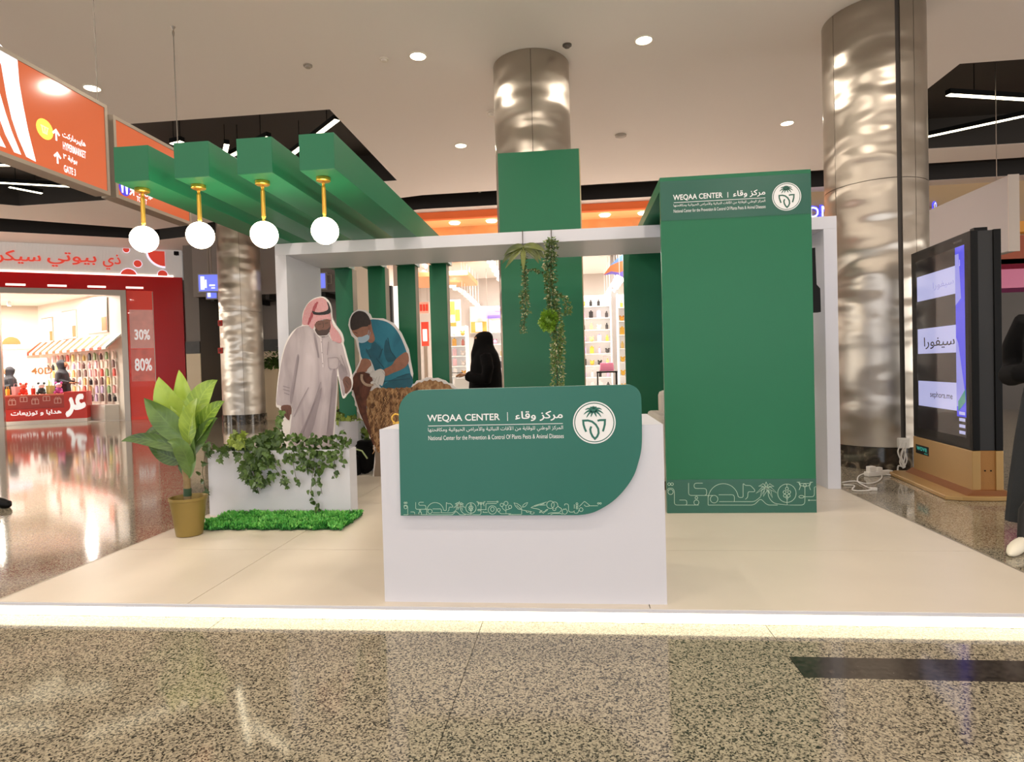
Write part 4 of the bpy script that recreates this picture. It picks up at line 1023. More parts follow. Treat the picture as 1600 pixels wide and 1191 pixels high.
# line-art frieze, in the drawing units of the tower strip
FA = []
def P(*a, r=28): FA.append((rounded(list(a), r), False))
def O(x, y, r, ry=None): FA.append((circ(x, y, r, 18 if r < 60 else 36, ry), True))
O(35, 107, 13); O(65, 107, 13); O(50, 185, 26)
P((18, 170), (26, 148), (74, 148), (88, 178), (88, 316), (330, 316)); O(308, 290, 25); O(308, 243, 13)
P((138, 266), (212, 266), (212, 312), (190, 316)); P((230, 95), (230, 220), (475, 220))
P((372, 97), (285, 97), (285, 150), (410, 150), (410, 212), (390, 220), r=36)
FA.append(([(425, 316), (425, 230)] + [(x, y) for x, y in arc(577, 252, 150, 188, 352, 22)], False))
P((725, 231), (740, 240), (775, 240), (775, 97), (797, 120), (850, 120), (892, 165), (890, 183), (825, 183), (820, 240), (798, 258), r=14)
O(485, 257, 38); P((530, 213), (688, 213), (688, 282), (665, 282)); P((535, 282), (890, 282), (948, 235)); P((425, 316), (885, 316), (950, 250), (1015, 316), (1120, 316), r=30)
P((1022, 170), (1030, 240), (1080, 300), (1215, 316), (1393, 316), (1393, 140), r=40)
for tx, ty, bx, by in ((905, 198, 18, -25), (945, 240, 0, -30), (978, 230, 10, -20), (1068, 242, 0, -30), (1112, 195, -18, -25), (930, 128, 5, -22), (1083, 130, -5, -22), (1005, 85, 0, 0), (1040, 200, -5, -20)):
    a = Vector((1006, 145)); b = Vector((tx, ty)); d = b - a; n = Vector((-d.y, d.x)).normalized() * 13
    FA.append(([tuple(a), tuple(a + d * .5 + n + Vector((bx, by))), tuple(b), tuple(a + d * .55 - n + Vector((bx, by)))], True))
O(1213, 198, 92); P((1213, 107), (1213, 138))
for c in ((1213, 152), (1190, 187), (1236, 187), (1194, 223), (1231, 223)): O(*c, 15)
O(1215, 247, 9); P((1215, 255), (1215, 316), (1240, 316))
P((1338, 100), (1450, 100), (1428, 125), (1358, 125), (1338, 100), r=4); O(1392, 120, 16)
for q in (((1312, 87), (1346, 87)), ((1440, 87), (1473, 87)), ((1330, 87), (1348, 130), (1336, 165)), ((1455, 87), (1437, 130), (1449, 165))): P(*q, r=5)
O(1358, 233, 25, 13); P((1385, 233), (1487, 233), (1487, 135), (1506, 133))
P((1430, 268), (1506, 268)); O(1433, 268, 5)
FB = [([(44 + x * .413, -17 + y * .42) for x, y in pts], c) for pts, c in FA if max(p[0] for p in pts) < 1500]
def P2_(*a, r=8): FB.append((rounded(list(a), r), False))
def O2(x, y, r, ry=None): FB.append((circ(x, y, r, 16, ry), True))
P2_((655, 78), (655, 33), (735, 33)); O2(740, 20, 5); P2_((662, 20), (735, 20)); P2_((600, 78), (660, 78)); O2(703, 80, 31); O2(703, 75, 13, 16); P2_((698, 92), (708, 92)); P2_((640, 98), (668, 98)); O2(750, 80, 11)
P2_((745, 92), (765, 108), (840, 108)); P2_((803, 108), (803, 46)); O2(803, 32, 15); O2(772, 43, 12); O2(833, 58, 12); P2_((803, 90), (778, 70), (774, 56)); P2_((803, 80), (825, 75), (832, 70))
def leafo(x0, y0, x1, y1, w):
    a = Vector((x0, y0)); b = Vector((x1, y1)); n = Vector((-(b - a).y, (b - a).x)).normalized() * w
    FB.append(([tuple(a), tuple(a * .7 + b * .3 + n), tuple(a * .3 + b * .7 + n * .8), tuple(b), tuple(a * .3 + b * .7 - n * .8), tuple(a * .7 + b * .3 - n)], True))
leafo(920, 78, 862, 28, 14); leafo(924, 60, 962, 26, 9); P2_((880, 45), (918, 78), (918, 112)); P2_((918, 80), (1010, 96))
O2(962, 92, 10, 6); O2(995, 102, 15, 8); P2_((985, 64), (1020, 46), (1102, 22)); P2_((1012, 55), (1085, 34)); P2_((1050, 45), (1095, 44)); P2_((985, 64), (1050, 75), (1080, 108), r=20)
for q in ((1050, 100, 1068, 84), (1068, 100, 1092, 92), (1090, 90, 1110, 76)): leafo(*q, 4)
O2(1130, 42, 28); O2(1160, 45, 24); O2(1158, 76, 12, 8); P2_((1110, 108), (1140, 100), (1200, 100), (1215, 70), (1190, 60), (1180, 38), r=16)
P2_((1130, 115), (1150, 106), (1205, 106), (1220, 112)); O2(1235, 92, 19); P2_((1225, 72), (1235, 78), (1246, 70)); P2_((1234, 48), (1234, 36), (1262, 36), (1264, 96), (1305, 96), (1305, 40), r=16); O2(1325, 35, 7); O2(1325, 50, 7); O2(1325, 66, 7); O2(1355, 78, 14)
P2_((1305, 70), (1305, 104), (1330, 104), (1340, 80)); P2_((1342, 55), (1380, 16), (1422, 50), (1388, 55), (1378, 42), r=8); P2_((1360, 50), (1392, 60), (1396, 112), r=20); P2_((1422, 50), (1480, 50)); O2(1482, 32, 6); O2(1498, 32, 6)
P2_((1474, 98), (1474, 66), (1505, 66), (1505, 84), r=16); O2(1489, 66, 9); P2_((1515, 48), (1524, 56), (1534, 48)); P2_((1524, 56), (1528, 64))
P2_((50, 115), (225, 115)); P2_((650, 118), (1380, 118))
for k in range(12): O2(825 + 8 * k, 114, 1.5)
def frieze(F, sx, sy, ox, oy, Y, w, parent, clip=None):
    m = MB()
    for pts, closed in F:
        w2 = [((q := on_y(ox + x / sx, oy + y / sy, Y)).x, q.z) for x, y in pts]
        if clip and not all(clip(ox + x / sx, oy + y / sy) for x, y in pts): continue
        m.flat(stroke(w2, w, closed), lambda u, v: (u, Y, v))
    o = add('line_frieze', m, LINE, parent, label='pale line drawing of palms, animals and fruit along the lower edge'); return o
def inside(x, y): return x < 905 or y < 806 - (max(0, x - 903) / 102) ** 2.0 * 116 - 2
frieze(FB, 4.706, 4.706, 620, 780, Yt, .0021, sp, inside)
t = thing('gold_ornament', 'small gold ring ornament at the left corner of the counter top', 'ornament', (on_y(619, 655, 2.95).x, 2.95, cz))
add('ring', MB().tube([(.022 * cos(a), 0, .026 + .022 * sin(a)) for a in [2 * pi * k / 14 for k in range(15)]], .004, 6), BRASS, t, local=True, smooth=True)
add('foot', MB().lathe((0, 0, 0), [(.018, 0), (.018, .004), (.005, .008)], 14), BRASS, t, local=True, smooth=True)

# ---- green tower: front panel, roof slab, rear panel
TX0, TX1, TY, TZ = .625, 1.617, 4.314, 2.378
tw = thing('green_tower', 'tall green tower panel with printed header and white round emblem', 'display tower', (1.12, TY, ZP))
add('front_panel', MB().box(TX0, TX1, TY, TY + .04, ZP, TZ), GREEN, tw)
add('roof_slab', MB().box(TX0, TX1, TY + .04, YBK, TZ - .085, TZ), GREEN, tw)
add('rear_panel', MB().box(X_(975, YBK), TX1, YBK - .04, YBK, ZP, TZ - .085), mat('green_rear', '#1e6b49', .35), tw)
zs0, zs1 = on_y(1033, 345.5, TY).z, on_y(1032, 284, TY).z
add('header_film', MB().box(TX0, TX1, TY - .0016, TY, zs0, zs1), STICK, tw, label='slightly darker glossy film behind the header lettering')
zl = on_y(1043, 750, TY).z
add('footer_film', MB().box(TX0, TX1, TY - .0016, TY, ZP + .002, zl), STICK, tw)
Yt2 = TY - .0028
wput('lettering', 'WEQAA CENTER', 1051.8, 314.6, 1129.4, 304.6, Yt2, PRINT, tw, .016)
wput('lettering', 'مركز وقاء', 1145.5, 309.4, 1196, 298.2, Yt2, PRINT, tw, .02, True)
wput('lettering', AR, 1052.6, 325, 1196, 318.4, Yt2, PRINT, tw, .003, True)
wput('lettering', EN, 1052.6, 332.6, 1196.5, 327.6, Yt2, PRINT, tw, .0)
bar(1136.7, 300.2, 1137.9, 308.8, Yt2, tw); bar(1052.8, 316.4, 1196, 317.2, Yt2, tw)
emblem(1229.1, 307.2, 22.8, Yt2, tw, STICK)
frieze(FA, 6.4, 6.4, 1040, 740, Yt2, .0029, tw)

# ---- white portal frame
FY0, FY1, FZ0, FZ1, FX0, FX1 = 5.103, 5.83, 2.134, 2.234, -2.547, 2.103
fr = thing('portal_frame', 'white portal frame spanning the booth', 'frame', (-.2, FY0, ZP))
add('post', MB().box(FX0, FX0 + .1, FY0, FY1, ZP, FZ0), WHITE, fr, bevel=.002)
add('post', MB().box(FX1 - .1, FX1, FY0, FY1, ZP, FZ0), WHITE, fr, bevel=.002)
add('beam', MB().box(FX0, FX1, FY0, FY1, FZ0, FZ1), WHITE, fr, bevel=.002)

# ---- green pergola beams, slats and the central panel
names = ('first', 'second', 'third', 'fourth')
bx = ((-2.600, -2.388), (-2.232, -2.022), (-1.856, -1.648), (-1.490, -1.287))
for k, (x0, x1) in enumerate(bx):
    t = thing('pergola_beam', f'green overhead beam over the white frame, {names[k]} from the left', 'beam', ((x0 + x1) / 2, 3.31, FZ1))
    add('box_beam', MB().box(x0, x1, 3.314, YBK + .13, FZ1 + .001, FZ1 + .202), GREEN, t, bevel=.0015)
    add('end_cap', MB().box(x0 + .001, x1 - .001, 3.31, 3.314, FZ1 + .002, FZ1 + .201), GREEN, t)
cols = ((525, 552, 470), (575, 602, 430), (621, 649, 430), (671, 698, 430))
for k, (a, b, py) in enumerate(cols):
    xa, xb = X_(a, YBK, py), X_(b, YBK, py)
    t = thing('green_fin', f'upright green fin behind the white frame, {names[k]} from the left', 'slat', ((xa + xb) / 2, YBK, ZP))
    add('core', MB().box(xa, xb, YBK, YBK + .13, ZP, FZ1), mat('slat_core', '#b5ad9c', .6), t)
    add('green_face', MB().box(xa, xb - .003, YBK - .008, YBK, ZP, FZ1), GREEN, t)
YC = 6.68
xa, xb, zt_ = X_(777.5, YC, 240), X_(904.5, YC, 236), Z_(777, 240, YC)
t = thing('central_green_panel', 'wide green panel standing in front of the tall steel column', 'panel', ((xa + xb) / 2, YC, ZP))
add('core', MB().box(xa + .004, xb + .012, YC + .006, YC + .05, ZP, zt_), mat('panel_core', '#c2ae8c', .5), t)
add('green_face', MB().box(xa, xb, YC, YC + .006, ZP, zt_), GREEN, t)

# ---- globe pendants under the beams
for k, px in enumerate((227, 312, 412, 505)):
    x = on_y((222, 310, 410, 505)[k], (293, 287, 284, 276)[k], 3.45).x; z = FZ1
    t = thing('globe_lamp', f'glowing white globe lamp on a brass rod, {names[k]} from the left', 'pendant lamp', (x, 3.45, z))
    add('canopy', MB().lathe((0, 0, 0), [(.040, 0), (.041, -.004), (.041, -.018), (.036, -.022), (.008, -.023)], 28), BRASS, t, local=True, smooth=True)
    add('swivel', MB().sphere((0, 0, -.034), .010, 10, 8), BRASS, t, local=True, smooth=True)
    add('rod', MB().lathe((0, 0, 0), [(.005, -.038), (.011, -.052), (.0125, -.058), (.0125, -.205), (.011, -.211), (.006, -.222), (.008, -.236)], 8), BRASS, t, local=True)
    add('collar', MB().lathe((0, 0, 0), [(.009, -.222), (.013, -.238), (.016, -.243)], 16), BRASS, t, local=True, smooth=True)
    zc = on_y(px, (374, 368, 367, 361)[k], 3.45).z - z
    add('globe', MB().sphere((0, 0, zc), .0775, 32, 20), mat('globe_glass', '#ffffff', .3, emit='#ffe9c4', es=GLOBE_E), t, local=True, smooth=True)

# ---- orange hanging signs on the left
SX = on_z(285, 46, ZC).x
yz = lambda x, y: ((q := on_x(x, y, SX)).y, q.z)
OR_F = mat('sign_orange', '#cf6a45', .10, emit='#d96a44', es=.30); SIGNW = mat('sign_white', '#ffffff', .4, emit='#f4f1ff', es=.9)
SFR = mat('sign_frame', '#a1978a', .4, metal=.6)
y1a, z1b = yz(172, 306); z1t = yz(170, 167)[1]; y2a = yz(181, 312)[0]; y2b, z2b = yz(299, 352); z2t = yz(298, 246)[1]
def hsign(lb, y0, y1, z0, z1):
    t = thing('hanging_sign', lb, 'sign', (SX, y0, z0))
    add('light_box', MB().box(SX - .12, SX - .004, y0 + .02, y1 - .02, z0 + .02, z1 - .02), mat('sign_body', '#6d655d', .5), t)
    add('face', MB().box(SX - .004, SX, y0 + .03, y1 - .03, z0 + .03, z1 - .03), OR_F, t, label='lit orange sign face')
    for q in ((y0, y1, z0, z0 + .03), (y0, y1, z1 - .03, z1)): add('frame_rail', MB().box(SX - .13, SX + .006, *q), SFR, t)
    for q in ((y0, y0 + .03, z0 + .03, z1 - .03), (y1 - .03, y1, z0 + .03, z1 - .03)): add('frame_rail', MB().box(SX - .13, SX + .006, *q), SFR, t)
    return t
s1 = hsign('large orange hanging sign with arrows to the hypermarket and gate 3', y1a - 2.6, y1a, z1b, z1t)
s2 = hsign('second orange hanging sign with a restroom symbol, half hidden by the pergola', y2a, y2b, z2b, z2t)
SF = lambda dx: (lambda u, v: (SX + dx, u, v))
def sband(pts, name='white_stripe'):
    add(name, MB().prism([yz(*p) for p in pts], lambda u, v, d: (d, u, v), SX + .0005, SX + .0015), SIGNW, s1)
z1c = z1t - .032
sband([(-20, 60), (0, 72), (27, 88), (27, 95), (30, 130), (36, 165), (44, 205), (56, 253), (41, 245), (28, 215), (18, 185), (10, 150), (3, 110), (0, 92), (-10, 60)])
sband([(-16, 95), (-8, 120), (0, 147), (8, 175), (18, 205), (33, 242), (22, 238), (8, 210), (0, 188), (-12, 150)])
sband([(-14, 170), (0, 213), (9, 231), (0, 228), (-10, 222)])
def sput(name, s, x0, y0, x1, yt, m, par, bold=.015, ar=False):
    a = yz(x0, y0); b = yz(x1, y0); t = yz(x0, yt)
    put(name, s, a[0], b[0], a[1], t[1], SF(.0015), m, par, bold, ar, local=False)
sput('lettering', 'هايبرماركت', 97.3, 216, 133, 204.5, SIGNW, s1, .03, True)
sput('lettering', 'HYPERMARKET', 98.3, 233, 133.5, 221.3, SIGNW, s1, .02)
sput('lettering', 'بوابة ٣', 98.7, 250, 120.2, 239.5, SIGNW, s1, .03, True)
sput('lettering', 'GATE 3', 99.8, 268.5, 118, 257.3, SIGNW, s1, .02)
def arrow(px, py, h, par):
    c = yz(px, py); s = yz(px, py - h / 2)[1] - c[1]
    m = MB(); m.flat(stroke([(c[0], c[1] - s), (c[0], c[1] + s * .8)], s * .36), SF(.0015)); m.flat(stroke([(c[0] - s * .7, c[1] + s * .1), (c[0], c[1] + s * .85), (c[0] + s * .7, c[1] + s * .1)], s * .38), SF(.0018)); add('arrow', m, SIGNW, par)
arrow(87.5, 211, 17.5, s1); arrow(89.6, 247, 17.5, s1)
c = yz(69.7, 202); rr = yz(69.7, 186.5)[1] - c[1]
ysun = mat('sign_yellow', '#ffe05a', .4, emit='#ffd84a', es=.8)
add('yellow_disc', MB().flat(disc(c[0], c[1], rr), SF(.0015)), ysun, s1)
m = MB()
for q in ((-.35, .2), (0, .25), (.3, .1)): m.flat(stroke([(c[0] + q[0] * rr, c[1] + q[1] * rr), (c[0] + q[0] * rr * .6, c[1] - .4 * rr)], rr * .16), SF(.002))
m.flat(stroke([(c[0] - .5 * rr, c[1] + .25 * rr), (c[0] + .45 * rr, c[1] + .2 * rr)], rr * .14), SF(.0022)); m.flat(stroke([(c[0] - .3 * rr, c[1] - .4 * rr), (c[0] + .3 * rr, c[1] - .4 * rr)], rr * .14), SF(.0024))
add('basket_symbol', m, mat('sign_pale_yellow', '#fff6b8', .4, emit='#fff3a8', es=.9), s1)
c = yz(194.3, 294); rr = yz(194.3, 282)[1] - c[1]
add('blue_disc', MB().flat(disc(c[0], c[1], rr), SF(.0015)), mat('sign_blue', '#3b36d8', .4, emit='#3b36d8', es=.7), s2)
m = MB()
for sx in (-.38, .38):
    m.flat(disc(c[0] + sx * rr, c[1] + .55 * rr, rr * .16, 12), SF(.002))
    m.flat(([(c[0] + (sx + a) * rr, c[1] + b * rr) for a, b in ((-.25, .32), (-.12, -.7), (.12, -.7), (.25, .32))], [(0, 1, 2, 3)]), SF(.002))
add('restroom_symbol', m, SIGNW, s2)
c = yz(205.5, 301); s_ = yz(205.5, 294)[1] - c[1]
m = MB(); m.flat(stroke([(c[0] - s_ * .6, c[1] - s_ * .6), (c[0] + s_ * .5, c[1] + s_ * .5)], s_ * .36), SF(.0015)); m.flat(stroke([(c[0] - s_ * .5, c[1] + s_ * .6), (c[0] + s_ * .6, c[1] + s_ * .6), (c[0] + s_ * .6, c[1] - s_ * .5)], s_ * .36), SF(.0018)); add('arrow', m, SIGNW, s2)
sput('lettering', 'دورات المياه', 213, 304, 238, 291, SIGNW, s2, .03, True)
sput('lettering', 'TOILET', 213.5, 314, 229.5, 306, SIGNW, s2, .02)
for par, ys in ((s1, (y1a - .02, y1a - 2.3)), (s2, (y2b - .08,))):
    for y in ys:
        add('hanging_wire', MB().tube([(SX - .06, y, z1t), (SX - .06, y, ZC)], .005, 5), mat('wire_grey', '#7d756c', .5), par)
        add('ceiling_hook', MB().lathe((SX - .06, y, ZC - .09), [(.008, 0), (.012, .03), (.006, .06), (.022, .09)], 10), ALU, par)
# interior television and armchair, mostly hidden by the tower
t = thing('television', 'black television edge showing behind the right side of the green tower', 'television', (1.3, 4.62, 1.4))
q0, q1 = on_y(1272, 388, 4.66), on_y(1281, 488, 4.66)
add('casing', MB().prism([(.85, q1.z), (q1.x, q1.z), (q1.x - .002, q1.z + .17), (q0.x + .006, q1.z + .20), (q0.x, q0.z), (.85, q0.z)], XZ, 4.64, 4.70), BLACK, t)
add('display', MB().box(.88, q0.x - .02, 4.70, 4.704, q1.z + .03, q0.z - .02), mat('tv_blue', '#3a4a9a', .3, emit='#6a78d8', es=.8), t)
add('wall_bracket', MB().box(1.1, 1.3, TY + .04, 4.64, 1.6, 1.8), BLACK, t)
ac = thing('armchair', 'off-white armchair partly hidden behind the left edge of the green tower', 'armchair', (1.15, 5.35, ZP))
AX0 = on_y(1019, 640, 5.35).x
chm = mat('chair_fabric', '#d9d0c6', .7, bump=(60, .1))
add('seat', MB().box(AX0 + .12, AX0 + .72, 5.08, 5.62, .25, .46), chm, ac, bevel=.03)
add('backrest', MB().box(AX0 + .10, AX0 + .74, 5.58, 5.74, .30, .86), chm, ac, bevel=.04)
for x in (AX0, AX0 + .72): add('arm', MB().box(x, x + .12, 5.06, 5.72, .14, .68), chm, ac, bevel=.03)
for x in (AX0 + .06, AX0 + .78):
    for y in (5.12, 5.66): add('leg', MB().lathe((x, y, ZP), [(.014, 0), (.02, .10)], 10), mat('chair_leg', '#6b5540', .4), ac)
# ================================================================== PLANTS
rnd = random.Random(11)
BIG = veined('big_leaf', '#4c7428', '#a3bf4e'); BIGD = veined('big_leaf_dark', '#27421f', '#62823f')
IVY = leafmat('ivy_leaf', '#1f361a', '#5b7838'); IVYL = leafmat('ivy_leaf_light', '#4d6a2a', '#a3b850'); STEM = mat('vine_stem', '#4b4a2a', .7)
def leafgrid(base, ctrl, tip, w, nrm=(0, -1, .25), fold=.25, n=10, wave=.06, seed=0, fat=.75):
    m = MB(); base, ctrl, tip, nrm = Vector(base), Vector(ctrl), Vector(tip), Vector(nrm).normalized()
    rows = []
    for i in range(n + 1):
        t = i / n; c = base * (1 - t) ** 2 + ctrl * 2 * t * (1 - t) + tip * t * t
        d = (ctrl - base) * (1 - t) + (tip - ctrl) * t
        if d.length < 1e-6: d = tip - base
        d.normalize(); s = d.cross(nrm)
        if s.length < 1e-4: s = d.orthogonal()
        s.normalize(); nn = s.cross(d)
        ww = w * max(.06 if t < .5 else .012, sin(pi * min(1, t ** fat)) ** .85)
        rows.append([m.v(c + s * ww * k / 2 * .5 + nn * (abs(k) / 2 * fold * ww * .5 + wave * ww * sin(9 * t + seed + k))) for k in (-2, -1, 0, 1, 2)])
    for a, b in zip(rows, rows[1:]):
        for k in range(4): m.f((a[k], a[k + 1], b[k + 1], b[k]))
    return m
def leafuv(o, n):
    u = o.data.uv_layers.new(name='leaf')
    for l in o.data.loops:
        i, k = divmod(l.vertex_index, 5); u.data[l.index].uv = ((k - 2) / 2, i / n)
# ---- gold pot and broad-leaved plant
YP = 3.775; c = on_z(295, 838, ZP); pxc = on_y(295, 800, YP).x; zr = on_y(295, 776, YP).z
t = thing('flower_pot', 'gold plastic flower pot at the left edge of the platform', 'flower pot', (pxc, YP, ZP))
hh = zr - ZP
add('pot', MB().lathe((0, 0, 0), [(.070, 0), (.080, .004), (.100, hh * .6), (.112, hh - .02), (.117, hh - .018), (.118, hh), (.110, hh), (.105, hh - .03), (.098, hh - .05)], 40), mat('gold_pot', '#8f7a40', .38, metal=.25, var=.05, vscale=6), t, local=True, smooth=True)
add('soil', MB().lathe((0, 0, 0), [(.001, hh - .05), (.100, hh - .05)], 30, cap=False), mat('soil', '#3a2d22', .9, bump=(40, .5)), t, local=True)
pl = thing('broad_leaf_plant', 'broad-leaved artificial plant standing in the gold pot', 'plant', (pxc, YP, zr - .05))
def pp(x, y, dy=0): return on_y(x, y, YP + dy)
add('trunk', MB().tube([pp(293, 788), pp(293, 770), pp(292, 752), pp(291, 735), pp(292, 715)], [.022, .023, .021, .026, .016], 12), mat('plant_trunk', '#8a7550', .7, var=.2, vscale=20), pl, smooth=True)
add('trunk_wrap', MB().tube([pp(293, 775), pp(293, 763)], [.0245, .024], 12), mat('wrap_green', '#2f4a30', .6), pl, smooth=True)
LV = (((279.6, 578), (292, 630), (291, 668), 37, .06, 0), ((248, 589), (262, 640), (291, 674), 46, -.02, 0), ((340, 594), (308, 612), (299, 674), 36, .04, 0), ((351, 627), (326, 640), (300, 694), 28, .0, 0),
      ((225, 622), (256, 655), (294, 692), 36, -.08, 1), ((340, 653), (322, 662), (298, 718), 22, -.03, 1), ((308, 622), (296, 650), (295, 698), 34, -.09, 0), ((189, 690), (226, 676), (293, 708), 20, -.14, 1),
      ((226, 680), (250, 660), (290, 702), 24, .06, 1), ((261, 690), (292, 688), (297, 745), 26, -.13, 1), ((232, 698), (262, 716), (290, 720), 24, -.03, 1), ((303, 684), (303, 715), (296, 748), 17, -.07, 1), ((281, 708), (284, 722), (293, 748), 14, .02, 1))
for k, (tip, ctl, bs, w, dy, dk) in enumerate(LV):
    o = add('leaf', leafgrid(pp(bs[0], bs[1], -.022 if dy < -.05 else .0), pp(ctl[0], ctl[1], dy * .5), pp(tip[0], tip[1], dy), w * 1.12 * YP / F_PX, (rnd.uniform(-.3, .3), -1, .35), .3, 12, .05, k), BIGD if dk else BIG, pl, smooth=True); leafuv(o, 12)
# ---- ivy leaves: shared meshes, every leaf an object
def ivymesh(name, m, lobed):
    if lobed: pts = [(0, 0), (.28, -.10), (.50, .16), (.30, .34), (.34, .62), (.12, .62), (0, 1.0)]
    else: pts = [(0, 0), (.30, .0), (.40, .28), (.30, .55), (.16, .78), (.05, .93), (0, 1.0)]
    V = []; F = []
    for s in (1, -1):
        b = len(V)
        for x, y in pts: V.append((s * x, y, abs(x) * .35 - y * y * .16))
        V.append((0, .45, -.03)); c = b + len(pts)
        for k in range(len(pts) - 1): F.append((c, b + k, b + k + 1) if s > 0 else (c, b + k + 1, b + k))
    me = bpy.data.meshes.new(name); me.from_pydata(V, [], F); me.materials.append(m); me.polygons.foreach_set('use_smooth', [True] * len(me.polygons)); return me
IV = [ivymesh('ivy_leaf', IVY, True), ivymesh('ivy_leaf', IVY, False), ivymesh('ivy_leaf_light', IVYL, True)]
def leafobj(parent, p, size, kind, roll=None, tilt=None):
    o = bpy.data.objects.new('leaf', IV[kind]); COL.objects.link(o); o.parent = parent
    roll = rnd.gauss(0, .7) if roll is None else roll
    # leaf lies in its local XY, tip +Y; stand it up facing the aisle with the tip hanging down
    M = Matrix.Translation(p) @ Matrix.Rotation(rnd.uniform(-.6, .6), 4, 'Z') @ Matrix.Rotation(rnd.uniform(-.5, .5) if tilt is None else tilt, 4, 'X') @ Matrix.Rotation(roll, 4, 'Y') @ Matrix.Rotation(R(-90), 4, 'X') @ Matrix.Rotation(pi, 4, 'Y') @ Matrix.Scale(size * rnd.uniform(.9, 1.4), 4)
    o.matrix_local = WM[parent.name].inverted() @ M
    return o
YPL = 4.30; plx0, plx1 = on_y(326, 755, YPL).x, on_y(547, 755, YPL).x; plz = on_y(440, 704, YPL).z
def planter(lb, x0, x1, y0, y1, z1, loc=None):
    t = thing('planter_box', lb, 'planter', ((x0 + x1) / 2, y0, ZP))
    add('front_panel', MB().box(x0, x1, y0, y0 + .012, ZP, z1), WHITE, t); add('rear_panel', MB().box(x0, x1, y1 - .012, y1, ZP, z1), WHITE, t)
    for x in (x0, x1 - .012): add('side_panel', MB().box(x, x + .012, y0 + .012, y1 - .012, ZP, z1), WHITE, t)
    add('soil', MB().box(x0 + .012, x1 - .012, y0 + .012, y1 - .012, z1 - .06, z1 - .04), MATS['soil'], t); return t
planter('long white planter box behind the grass mats', plx0, plx1, YPL, YPL + .145, plz)
def q(x, y, dy=0): return on_y(x, y, YPL + dy)
def vine(parent, pts, n, size, kind, spread=5, dy=-.03):
    P3 = [q(x, y, dy - .01 * (k > 0)) for k, (x, y) in enumerate(pts)]
    add('vine_stem', MB().tube(P3, .0022, 4), STEM, parent)
    for k in range(n):
        f = (k + rnd.random() * .6) / n * (len(P3) - 1); i = min(int(f), len(P3) - 2); p = P3[i].lerp(P3[i + 1], f - i)
        leafobj(parent, p + Vector((rnd.uniform(-1, 1) * spread * .0047, rnd.uniform(-.02, .0), rnd.uniform(-.5, .5) * spread * .0047)), size, kind)
def clump(parent, n, x0, x1, y0, y1, size, kind, d0=-.06, d1=.08, shape=None):
    k = 0
    while k < n:
        x, y = rnd.uniform(x0, x1), rnd.uniform(y0, y1)
        if shape and not shape(x, y): continue
        leafobj(parent, q(x, y, rnd.uniform(d0, d1)), size, kind); k += 1
iv = thing('trailing_ivy', 'larger-leaved dark ivy spilling over the left half of the white planter', 'ivy', (on_y(390, 700, YPL).x, YPL, plz))
clump(iv, 105, 348, 440, 672, 706, .056, 0, -.02, .12, lambda x, y: y > 700 - (x - 340) * .32)
clump(iv, 95, 378, 428, 700, 758, .052, 0, -.075, -.025, lambda x, y: ((x - 403) / 24) ** 2 + ((y - 728) / 32) ** 2 < 1)
clump(iv, 26, 360, 384, 676, 694, .05, 2, -.02, .05)
vine(iv, [(345, 700), (330, 702), (320, 712), (316, 738), (320, 760), (322, 775)], 9, .045, 0, 5, -.02)
vine(iv, [(360, 704), (345, 712), (340, 716)], 4, .045, 0); vine(iv, [(336, 694), (326, 692), (318, 700)], 4, .06, 0)
vine(iv, [(372, 704), (376, 712), (380, 708)], 3, .05, 0); vine(iv, [(395, 730), (400, 755), (404, 772)], 5, .05, 0); vine(iv, [(410, 705), (440, 745), (450, 765)], 6, .042, 0)
vine(iv, [(436, 690), (438, 665), (442, 640)], 9, .05, 0, 4, .1)
iv2 = thing('trailing_ivy', 'small-leaved ivy trailing over the right half of the white planter', 'ivy', (on_y(490, 700, YPL).x, YPL, plz))
clump(iv2, 120, 432, 542, 676, 706, .036, 1, -.03, .12, lambda x, y: y > 684 + abs(x - 480) * .08 - 8)
clump(iv2, 105, 444, 534, 704, 738, .033, 1, -.06, -.02, lambda x, y: y < 742 - abs(x - 490) * .5)
for pts, n in ((((455, 706), (462, 745), (470, 756)), 8), (((470, 706), (490, 735), (494, 760)), 8), (((492, 705), (486, 765), (488, 780), (496, 790), (492, 800)), 14), (((500, 706), (498, 740), (503, 772)), 9), (((520, 705), (524, 735), (522, 745)), 7), (((530, 705), (538, 728)), 5), (((526, 690), (531, 676), (538, 672)), 6), (((535, 695), (543, 690), (548, 684)), 5), (((425, 708), (440, 735), (448, 762)), 7)):
    vine(iv2, list(pts), n, .032, 1, 4)
